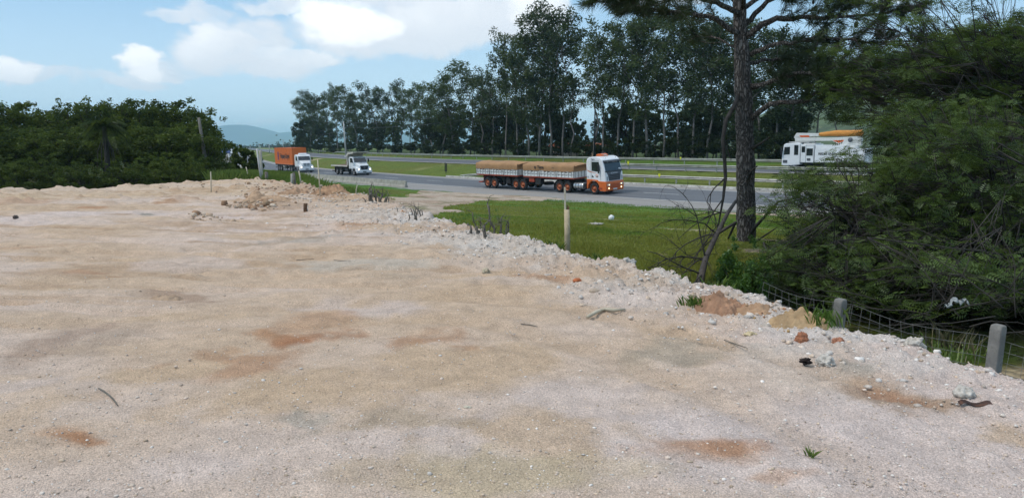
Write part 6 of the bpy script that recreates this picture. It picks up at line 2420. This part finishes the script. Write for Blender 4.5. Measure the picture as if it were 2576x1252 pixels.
r_ = np.minimum(.006 + .0062 * rng.gamma(.9, 1, len(Xv)) * (1 + Yv * .02), .05)
stones('rubble', np.stack([Xv, Yv, zyard(Xv, Yv)[0] + r_ * .0], 1), r_, [(.66, .60, .54), (.60, .52, .45), (.68, .63, .58), (.54, .42, .32), (.62, .53, .45)], rng, .75)
C = []
for (px, py, hw, hh) in ((1800, 775, 60, 20), (1900, 790, 70, 12), (2010, 818, 60, 18), (1960, 800, 90, 14)):
    for _ in range(60):
        C.append(gp(px + rng.normal() * hw * .6, py + rng.normal() * hh * .6, 0)[:2])
C = np.array(C)
C = C[plat_d(C[:, 0], C[:, 1]) > .0]
r_ = .005 + .006 * rng.gamma(1.2, 1, len(C))
stones('crumbs', np.stack([C[:, 0], C[:, 1], zyard(C[:, 0], C[:, 1])[0] + r_ * .2], 1), r_, [(.40, .22, .13), (.44, .29, .18), (.42, .27, .12), (.55, .45, .36)], rng, .8)
# brown clods turned up at the far end of the yard
C = []
for (px, py, hw, hh, k) in ((650, 508, 60, 20, 130), (640, 520, 50, 7, 60), (700, 482, 70, 12, 40), (800, 482, 60, 14, 70), (840, 487, 40, 8, 60), (520, 545, 45, 8, 26), (740, 470, 80, 8, 50), (560, 470, 150, 10, 26)):
    for _ in range(int(k * 2.6)):
        C.append(gp(px + rng.normal() * hw * .55, py + rng.normal() * hh * .5, 0)[:2])
C = np.array(C)
C = C[plat_d(C[:, 0], C[:, 1]) > 0]
r_ = .014 + .017 * rng.gamma(1.2, 1, len(C))
stones('clods', np.stack([C[:, 0], C[:, 1], zyard(C[:, 0], C[:, 1])[0] + r_ * .25], 1), r_, [(.40, .27, .17), (.34, .21, .13), (.46, .33, .23), (.50, .40, .31)], rng, .75)


def lump(name, label, cat, px, py, rx, ry, h, col, seed, zoff=0.0, rough=.35, group=None, sink=.35, dirt=None):
    """an irregular rock, clod or heap sitting on the yard"""
    p = gp(px, py, 0)
    z = zy(p[0], p[1])
    mat = pm('lump_%d' % seed, col, .95, .25, 5.0 / max(.15, rx), bump=.012, bscale=30, dirt=dirt or tuple(c * .6 for c in col), dirt_amt=.6)
    V, F = [], []
    n, m = 56, 30
    for j in range(m + 1):
        th = math.pi * j / m
        for i in range(n):
            a = 2 * math.pi * i / n
            d = Vector((math.sin(th) * math.cos(a), math.sin(th) * math.sin(a), math.cos(th)))
            k = 1 + rough * mnoise.fractal(d * 1.6 + Vector((seed * 3.1, 0, 0)), 1.0, 2.0, 4) + rough * .45 * mnoise.fractal(d * 5 + Vector((0, seed, 0)), .8, 2.0, 4)
            V.append((d.x * rx * k, d.y * ry * k, d.z * h * k))
    F = [(j * n + i, (j + 1) * n + i, (j + 1) * n + (i + 1) % n, j * n + (i + 1) % n) for j in range(m) for i in range(n)]
    o = MB().add(V, F, True).build(name, mat, loc=(p[0], p[1], z + h * (1 - sink * 2) + zoff))
    o.rotation_euler = (0, 0, seed * .7)
    return tag(o, label, cat, group)




def heap(name, label, cat, px, py, rx, ry, h, col, seed, crumb=.5):
    """a crumbly heap of earth whose skirt runs out into the yard"""
    p = gp(px, py, 0)
    mat = pm('heap_%d' % seed, col, .95, .3, 4.0, bump=.02, bscale=22, dirt=tuple(c * .55 for c in col), dirt_amt=.5)
    n = 64
    g = np.linspace(-2, 2, n)
    GX, GY = np.meshgrid(g, g, indexing='ij')
    wx = GX + (fbm(GX * 1.1 + seed * 7, GY * 1.1, 3, seed) - .5) * 1.1
    wy = GY + (fbm(GX * 1.1, GY * 1.1 + seed * 5, 3, seed + 1) - .5) * 1.1
    q = np.sqrt(wx ** 2 + wy ** 2)
    k = sstep(1.35, .15, q)
    X = p[0] + GX * rx
    Y = p[1] + GY * ry
    z = np.maximum(zyard(X.ravel(), Y.ravel())[0].reshape(X.shape), -.5)
    cr = np.abs(fbm(GX * 2.4 + seed, GY * 2.4, 4, seed + 2, .62) - .5) * 2
    Z = z + h * k * (.62 + .75 * (fbm(GX * 1.6, GY * 1.6 + seed, 3, seed + 3) - .3)) + crumb * h * k ** .5 * ((1 - cr) ** 3 - .3) * .8 - .025 * (1 - k) - .03 * (k < .02)
    idx = np.arange(n * n).reshape(n, n)
    F = np.stack([idx[:-1, :-1], idx[1:, :-1], idx[1:, 1:], idx[:-1, 1:]], -1).reshape(-1, 4)
    keep = (k.ravel()[F] > .03).any(1)
    F = F[keep]
    used = np.unique(F)
    rm = np.full(n * n, -1)
    rm[used] = np.arange(len(used))
    V = np.stack([(X - p[0]).ravel(), (Y - p[1]).ravel(), Z.ravel()], 1)[used]
    o = link(name, np_mesh(name, V, rm[F], smooth=True), mat, loc=(p[0], p[1], 0))
    return tag(o, label, cat)


heap('dirt_mound', 'rust-orange mound of earth at the yard edge below the leafy shrub', 'mound', 1800, 778, .24, .22, .12, (.36, .205, .125), 1, .8)
heap('dirt_mound', 'low reddish earth heap between the rust-orange mound and the ochre sand heap', 'mound', 1892, 790, .22, .16, .07, (.40, .25, .15), 2)
heap('dirt_mound', 'ochre sand heap at the yard edge left of the first concrete fence post', 'mound', 2012, 822, .26, .2, .085, (.43, .29, .16), 3, .8)
heap('dirt_clod', 'brown clod of earth breaking the smooth ground left of centre', 'clod', 425, 745, .20, .13, .05, (.40, .28, .19), 16)
heap('dirt_clod', 'largest reddish brown clod heap at the far yard edge near the leaning stake', 'clod', 838, 490, .55, .5, .26, (.38, .23, .135), 17, .8)
heap('dirt_clod', 'reddish clod heap left of the leaning stake at the far edge', 'clod', 742, 488, .45, .4, .16, (.40, .255, .16), 18, .8)
heap('dirt_clod', 'pile of brown clods in the middle of the far yard', 'clod', 668, 505, .6, .5, .2, (.42, .28, .18), 19, .8)
lump('rock', 'upright rust-red rock lying on the white rubble between the ochre heap and the dark dung', 'rock', 2016, 864, .05, .045, .055, (.36, .15, .08), 4)
lump('rock', 'small flat rust-red rock to the right of the upright red rock', 'rock', 2108, 862, .05, .045, .03, (.38, .17, .10), 5)
lump('brick_piece', 'rounded orange-red brick piece alone on the white gravel', 'brick piece', 1452, 718, .055, .05, .03, (.42, .13, .05), 6, rough=.2)
lump('rock', 'pale beige stone lying beside another where the rubble strip begins', 'rock', 1222, 692, .06, .05, .035, (.50, .42, .30), 7)
lump('rock', 'smaller pale beige stone right beside its bigger neighbour on the rubble strip', 'rock', 1243, 688, .035, .035, .035, (.52, .45, .34), 8)
lump('rock', 'white knobbly rock standing up on the rubble edge right of the wooden post', 'rock', 1576, 662, .10, .09, .10, (.54, .50, .45), 9, rough=.5)
lump('rock', 'large pale round stone half buried in the rubble near the rusty metal strip', 'rock', 2424, 1000, .075, .06, .05, (.50, .455, .40), 10, rough=.28)
lump('rock', 'cream lump of limestone beside the dark dung', 'rock', 2075, 915, .075, .06, .045, (.52, .475, .42), 11, rough=.4)
lump('rock', 'pale yellow rock at the foot of the second concrete post', 'rock', 2458, 905, .05, .05, .04, (.56, .50, .36), 12, rough=.5)
lump('rock', 'rough white rock at the yard edge between the two concrete posts', 'rock', 2298, 872, .075, .06, .06, (.53, .48, .42), 13, rough=.45)
lump('dung', 'small heap of nearly black dung on the rubble', 'dung', 2028, 915, .035, .03, .022, (.022, .014, .012), 14, rough=.7)
lump('rock', 'pale yellow sandy clod on the gravel left of the ochre sand heap', 'rock', 1890, 848, .05, .05, .025, (.52, .42, .26), 15)
lump('rock', 'orange stones at the foot of the middle clump of dead stems', 'rock', 1015, 540, .16, .1, .07, (.45, .22, .10), 20, rough=.5)
lump('rock', 'tiny dark grey stone on the bare ground at the far left', 'rock', 40, 554, .05, .05, .05, (.10, .08, .07), 21)
lump('rock', 'tiny pale stone lying alone in the front centre of the yard', 'rock', 1176, 1026, .022, .014, .009, (.62, .56, .44), 22)
lump('rock', 'flat grey stone lying on the lawn right of the wooden post', 'rock', 1498, 560, .11, .09, .02, (.45, .42, .38), 23)
# the last one lies on the lawn, lower than the yard
o = bpy.data.objects['rock.011'] if 'rock.011' in bpy.data.objects else None
for ob in bpy.data.objects:
    if ob.get('label', '').startswith('flat grey stone'):
        for Yq in np.arange(15, 60, .2):
            q = at(1498, 563, Yq)
            if q[2] < zground(q[0], q[1]) + .05:
                ob.location = (q[0], q[1], zground(q[0], q[1]) + .04)
                ob.scale = (1.9, 1.9, 1.9)
                break
for Yq in np.arange(15, 60, .2):
    q = at(1535, 549, Yq)
    if q[2] < zground(q[0], q[1]) + .08:
        pm('litter_white', (.8, .8, .8), .5, .04)
        c = MB()
        V = [Vector((.10 * math.cos(a) * (1 + .4 * math.sin(3 * a)), .10 * math.sin(a), .0)) for a in np.linspace(0, 6.28, 12, endpoint=False)]
        c.lathe([(.01, .20), (.08, .18), (.11, .08), (.07, .0), (.01, -.01)], 'z', 9)
        o = c.build('plastic_bag', 'litter_white', loc=(q[0], q[1], zground(q[0], q[1]) + .02))
        o.rotation_euler = (R(20), R(25), 0)
        tag(o, 'crumpled white plastic bag lying on the lawn', 'litter')
        break

pm('wood_post', (.46, .37, .24), .85, .22, 5, bump=.006, bscale=25, dirt=(.30, .22, .12), dirt_amt=.6)
pm('wood_stake', (.50, .44, .33), .85, .2, 5, dirt=(.28, .22, .15), dirt_amt=.5)
pm('stump_wood', (.12, .065, .035), .9, .3, 8, dirt=(.30, .2, .12), dirt_amt=.5)
pm('grey_stem', (.135, .12, .10), .95, .35, 8)


def on_yard(px, py):
    p = gp(px, py, 0)
    for _ in range(4):
        p = gp(px, py, max(-.10, zy(p[0], p[1])))
    return p


# round wooden post with a thin stake tied to its top
p = on_yard(1426, 639)
hp = at(1424, 527, p[1])[2] - p[2]
ht = at(1417, 471, p[1])[2] - p[2]
root = thing('wooden_post', 'thick round wooden post with a thin stake fixed to its top, at the lawn edge', 'post', (p[0], p[1], p[2]))
MB().tube([(.01, 0, -.3), (.004, 0, hp * .5), (-.008, 0, hp)], [.047, .046, .043], 12).build('post', 'wood_post', root)
MB().box(-.028, .0, -.016, .016, hp - .12, ht).build('stake', 'wood_stake', root, bevel=.003).rotation_euler = (0, R(-1.5), 0)
MB().tube([(.01, .0, hp - .03), (.022, 0, hp + .05)], [.02, .012], 6).tube([(-.005, .02, hp - .02), (.0, .02, hp + .075)], [.012, .008], 5).build('broken_top', 'stump_wood', root)


def stake(pxb, pyb, pxt, pyt, w, label, mat='wood_stake', name='wooden_stake', cat='stake', Y=None, square=False):
    p = on_yard(pxb, pyb) if Y is None else at(pxb, pyb, Y)
    t = at(pxt, pyt, p[1])
    d = t - p
    c = MB()
    if square:
        c.tube([(-d[0] * .3, 0, -.6), (0, 0, 0), tuple(d)], [w, w, w], 4)
    else:
        c.tube([(-d[0] * .2, 0, -.3), tuple(d * .5 + np.array([.004, 0, 0])), tuple(d)], [w, w * .95, w * .85], 7)
    o = c.build(name, mat, loc=tuple(p))
    return tag(o, label, cat)


stake(531, 483, 530, 432, .021, 'short upright wooden stake standing alone in front of the dark wood')
stake(806, 494, 799, 402, .021, 'long thin wooden stake leaning left at the far yard edge')
stake(627, 454, 619, 420, .03, 'thin stake in the tall grass left of the square fence post', Y=38.5)
stake(657, 456, 646, 374, .05, 'tall pale leaning pole in front of the square fence post', 'pole_concrete', 'pole', 'pole', Y=37.4)
stake(659, 456, 655, 378, .075, 'square grey concrete fence post at the far corner of the yard', 'concrete', 'fence_post', 'post', Y=38.6, square=True)
stake(671, 455, 670, 432, .085, 'short dark fence post right of the square grey post', 'grey_stem', 'fence_post', 'post', Y=37.0, square=True)
stake(734, 464, 734, 437, .05, 'pale short fence post in the tall grass below the orange container', 'concrete', 'fence_post', 'post', Y=33, square=True)
stake(742, 465, 739, 434, .055, 'dark short fence post touching the pale one below the orange container', 'grey_stem', 'fence_post', 'post', Y=33.2, square=True)
stake(758, 464, 752, 430, .035, 'thin pale stake in front of the container truck wheel', 'wood_stake', Y=34)
stake(893, 488, 899, 464, .018, 'thin pale stick leaning right in the grass near the first dead stems', 'wood_stake', Y=25.5)
# short cut stump
p = on_yard(769, 531)
o = MB().tube([(0, 0, -.1), (-.01, 0, .07), (.005, 0, .19)], [.05, .045, .05], 10).build('stump', 'stump_wood', loc=tuple(p))
tag(o, 'short dark brown cut stump standing on the bare far ground', 'stump')

# clumps of dead stems pushed up along the edge
for k, (lab, lst) in enumerate((('dead grey stems and torn roots by the barrier grass at the far yard edge', [(932, 508, 929, 476, .05), (938, 509, 934, 484, .05), (945, 510, 948, 482, .03), (955, 512, 962, 488, .05), (960, 512, 950, 494, .05), (968, 511, 972, 496, .06), (926, 508, 912, 497, .02), (950, 510, 941, 470, .02), (975, 511, 976, 486, .015)]),
                               ('small cluster of thin dead stems beside orange stones at the drive entrance', [(1044, 543, 1040, 526, .02), (1048, 544, 1046, 522, .02), (1052, 545, 1050, 524, .025), (1056, 546, 1057, 528, .02), (1004, 536, 998, 520, .015), (1030, 548, 1029, 538, .02), (1060, 546, 1062, 531, .018), (1038, 541, 1032, 523, .015)]),
                               ('row of dead broken stems with one tall stalk at the lawn edge', [(1180, 580, 1176, 562, .03), (1186, 583, 1183, 566, .03), (1194, 583, 1189, 535, .014), (1203, 588, 1197, 568, .03), (1212, 588, 1208, 560, .018), (1222, 592, 1218, 566, .04), (1240, 590, 1226, 512, .028), (1246, 592, 1244, 566, .02), (1258, 592, 1262, 545, .018), (1264, 594, 1260, 562, .016), (1276, 594, 1280, 560, .022), (1270, 595, 1274, 566, .02), (1228, 592, 1234, 560, .016), (1210, 590, 1200, 570, .03)]))):
    rng = np.random.default_rng(600 + k)
    b0 = on_yard(lst[0][0], lst[0][1])
    root = thing('dead_plant', lab, 'dead plant', tuple(b0), group='clumps of dead stems along the yard edge')
    mb = MB()
    for (xb, yb, xt, yt, r_) in lst:
        p = on_yard(xb, yb)
        t = at(xt, yt, p[1])
        pl = limb(mb, p - b0 + np.array([0, 0, -.08]), t - b0, r_, r_ * .55, rng, 5, .09)
        if yb - yt > 20:
            for q in range(3):
                twig_tree(mb, pl[2 + q % 3], rand_unit(1, rng)[0] + np.array([0, 0, .7]), .14 + .1 * rng.random(), r_ * .4, 1, rng, 0, 4)
    mb.build('stems', 'grey_stem', root)

# sticks and a metal strip on the gravel
for (pl, r_, nm, lab, cat, mt) in (([(248, 978), (262, 985), (276, 996), (284, 1004), (297, 1022)], .006, 'stick', 'bent dark twig lying in the left foreground', 'stick', 'grey_stem'),
                                   ([(1478, 800), (1500, 788), (1520, 781), (1545, 784), (1572, 781)], .018, 'root', 'sinuous pale brown root half buried in the gravel', 'root', 'wood_stake'),
                                   ([(1822, 856), (1850, 866), (1880, 876)], .005, 'stick', 'long thin twig on the gravel below the ochre heap', 'stick', 'grey_stem'),
                                   ([(1310, 815), (1335, 818), (1352, 822)], .005, 'stick', 'small twig among white chips in the middle of the gravel', 'stick', 'grey_stem'),
                                   ([(745, 655), (790, 652)], .006, 'stick', 'thin straight twig on the smooth ground left of centre', 'stick', 'grey_stem'),
                                   ([(840, 655), (882, 658)], .006, 'stick', 'second straight twig right of the first on the smooth ground', 'stick', 'grey_stem')):
    P = [on_yard(x, y) for x, y in pl]
    b0 = P[0]
    o = MB().tube([tuple(q - b0 + np.array([0, 0, r_ * .8])) for q in P], [r_ * .9] + [r_] * (len(P) - 2) + [r_ * .5], 6).build(nm, mt, loc=tuple(b0))
    tag(o, lab, cat)
pm('rust_metal', (.055, .028, .02), .8, .4, 14, dirt=(.20, .08, .04), dirt_amt=.6)
p = on_yard(2452, 1020)
V, F = [], []
for i in range(13):
    t = i / 12
    zc = .012 + .010 * math.sin(t * 9)
    for j in (-1, 1):
        V.append((-.10 + .20 * t, j * .016 + .012 * math.sin(t * 6), zc + (.012 if j > 0 else 0)))
F = [(2 * i, 2 * i + 2, 2 * i + 3, 2 * i + 1) for i in range(12)]
o = MB().add(V, F).build('metal_strip', 'rust_metal', loc=tuple(p))
o.modifiers.new('thickness', 'SOLIDIFY').thickness = .003
tag(o, 'bent rusty dark metal strip lying on the rubble at the right', 'scrap metal')


def tuft(px, py, n, h, label, mat='tall_grass_blade', w=.006, spread=.06, seed=1, name='grass_tuft', cat='plant'):
    rng = np.random.default_rng(seed)
    p = on_yard(px, py)
    V = []
    for k in range(n):
        a = rng.random() * 6.28
        b = np.array([rng.normal() * spread, rng.normal() * spread, -.01])
        hh = h * rng.uniform(.5, 1.2)
        ln = rng.uniform(.2, .9) * hh
        d = np.array([math.cos(a), math.sin(a), 0])
        s = np.array([-math.sin(a), math.cos(a), 0]) * w
        m = b + d * ln * .4 + np.array([0, 0, hh * .65])
        tip = b + d * ln + np.array([0, 0, hh])
        V += [b - s, b + s, m + s * .8, tip, m - s * .8]
    V = np.array(V)
    F = np.arange(len(V)).reshape(-1, 5)
    o = link(name, np_mesh(name, V, F, tint=np.repeat(rng.random(len(F)), 5)), MATS[mat], loc=tuple(p))
    return tag(o, label, cat)


tuft(1756, 770, 90, .11, 'bright grass tuft on the left flank of the rust-orange mound', seed=1, spread=.07)
tuft(2390, 893, 130, .10, 'spreading grass tuft on the edge left of the second concrete post', seed=2, spread=.13)
tuft(2405, 890, 40, .22, 'dry straw stalks rising from the tuft left of the second concrete post', 'dry_blade', seed=3, spread=.12, w=.003, name='dry_stalks')
tuft(2040, 1146, 26, .05, 'tiny green seedling alone in the right foreground gravel', seed=4, spread=.01, w=.003, name='seedling')
tuft(2075, 815, 60, .16, 'grass tuft between the ochre heap and the first concrete post', seed=5, spread=.08)
tuft(1500, 655, 30, .12, 'short weed tuft at the lawn edge right of the wooden post', seed=6, spread=.05)

# ------------------------------------------------------------------ old concrete posts with square wire mesh on the right
pm('old_concrete', (.19, .18, .165), .95, .22, 7, bump=.008, bscale=35, dirt=(.12, .12, .10), dirt_amt=.7)
for (pb, yt, lab) in (((2108, 824), 750, 'weathered square concrete post, the farther of two holding the wire mesh'), ((2500, 917), 815, 'weathered square concrete post, the nearer of two holding the wire mesh')):
    p = gp(*pb, 0.0)
    h = at(pb[0], yt, p[1])[2]
    c = MB().prism([(-.043, -.8), (.043, -.8), (.041, h - .03), (.03, h), (-.03, h - .006), (-.041, h - .035)], -.043, .043)
    o = c.build('fence_post', 'old_concrete', loc=(p[0], p[1], 0), bevel=.012)
    o.rotation_euler = (R(1), R(2), R(28))
    tag(o, lab, 'post', 'concrete posts of the wire fence')
FP = [np.array(v) for v in ((2.55, 7.9), (2.98, 6.75), (3.47, 5.62), (4.35, 3.6))]
fm = MB()
ZB, ZT = -.45, .19
for a, b in zip(FP[:-1], FP[1:]):
    a = a + np.array([.07, .05])
    b = b + np.array([.07, .05])
    L = np.linalg.norm(b - a)
    for j in range(9):
        z = ZB + (ZT - ZB) * j / 8
        pts = []
        for t in np.linspace(0, 1, 9):
            q = a * (1 - t) + b * t
            pts.append((q[0] + .02 * math.sin(t * 7 + j), q[1], z - .035 * math.sin(math.pi * t) * (1 + .3 * math.sin(j)) + .06 * (b[1] > 6.2) * 0))
        fm.tube(pts, .0020, 4)
    for k in range(int(L / .11) + 1):
        t = k * .11 / L
        q = a * (1 - t) + b * t
        fm.tube([(q[0] + .02 * math.sin(t * 7), q[1], ZB), (q[0] + .02 * math.sin(t * 7 + 4), q[1], (ZB + ZT) / 2), (q[0] + .02 * math.sin(t * 7 + 8), q[1], ZT - .035 * math.sin(math.pi * t))], .0015, 4)
pm('fence_wire', (.12, .12, .115), .7, .2)
tag(fm.build('wire_fence', 'fence_wire'), 'sagging square wire mesh running past the two concrete posts', 'fence')

# ------------------------------------------------------------------ haze
hz = MB().box(-13500, 13500, -700, 13300, -40, 290).build('haze', None)
m = bpy.data.materials.new('haze')
m.use_nodes = True
t = NT(m.node_tree)
t.n.clear()
out = t.node('ShaderNodeOutputMaterial')
vol = t.node('ShaderNodeVolumePrincipled')
vol.inputs['Color'].default_value = (.56, .84, 1.0, 1)
vol.inputs['Density'].default_value = 0.00015
vol.inputs['Anisotropy'].default_value = 0.1
t.l.new(vol.outputs[0], out.inputs['Volume'])
hz.data.materials.clear()
hz.data.materials.append(m)
tag(hz, kind='stuff')
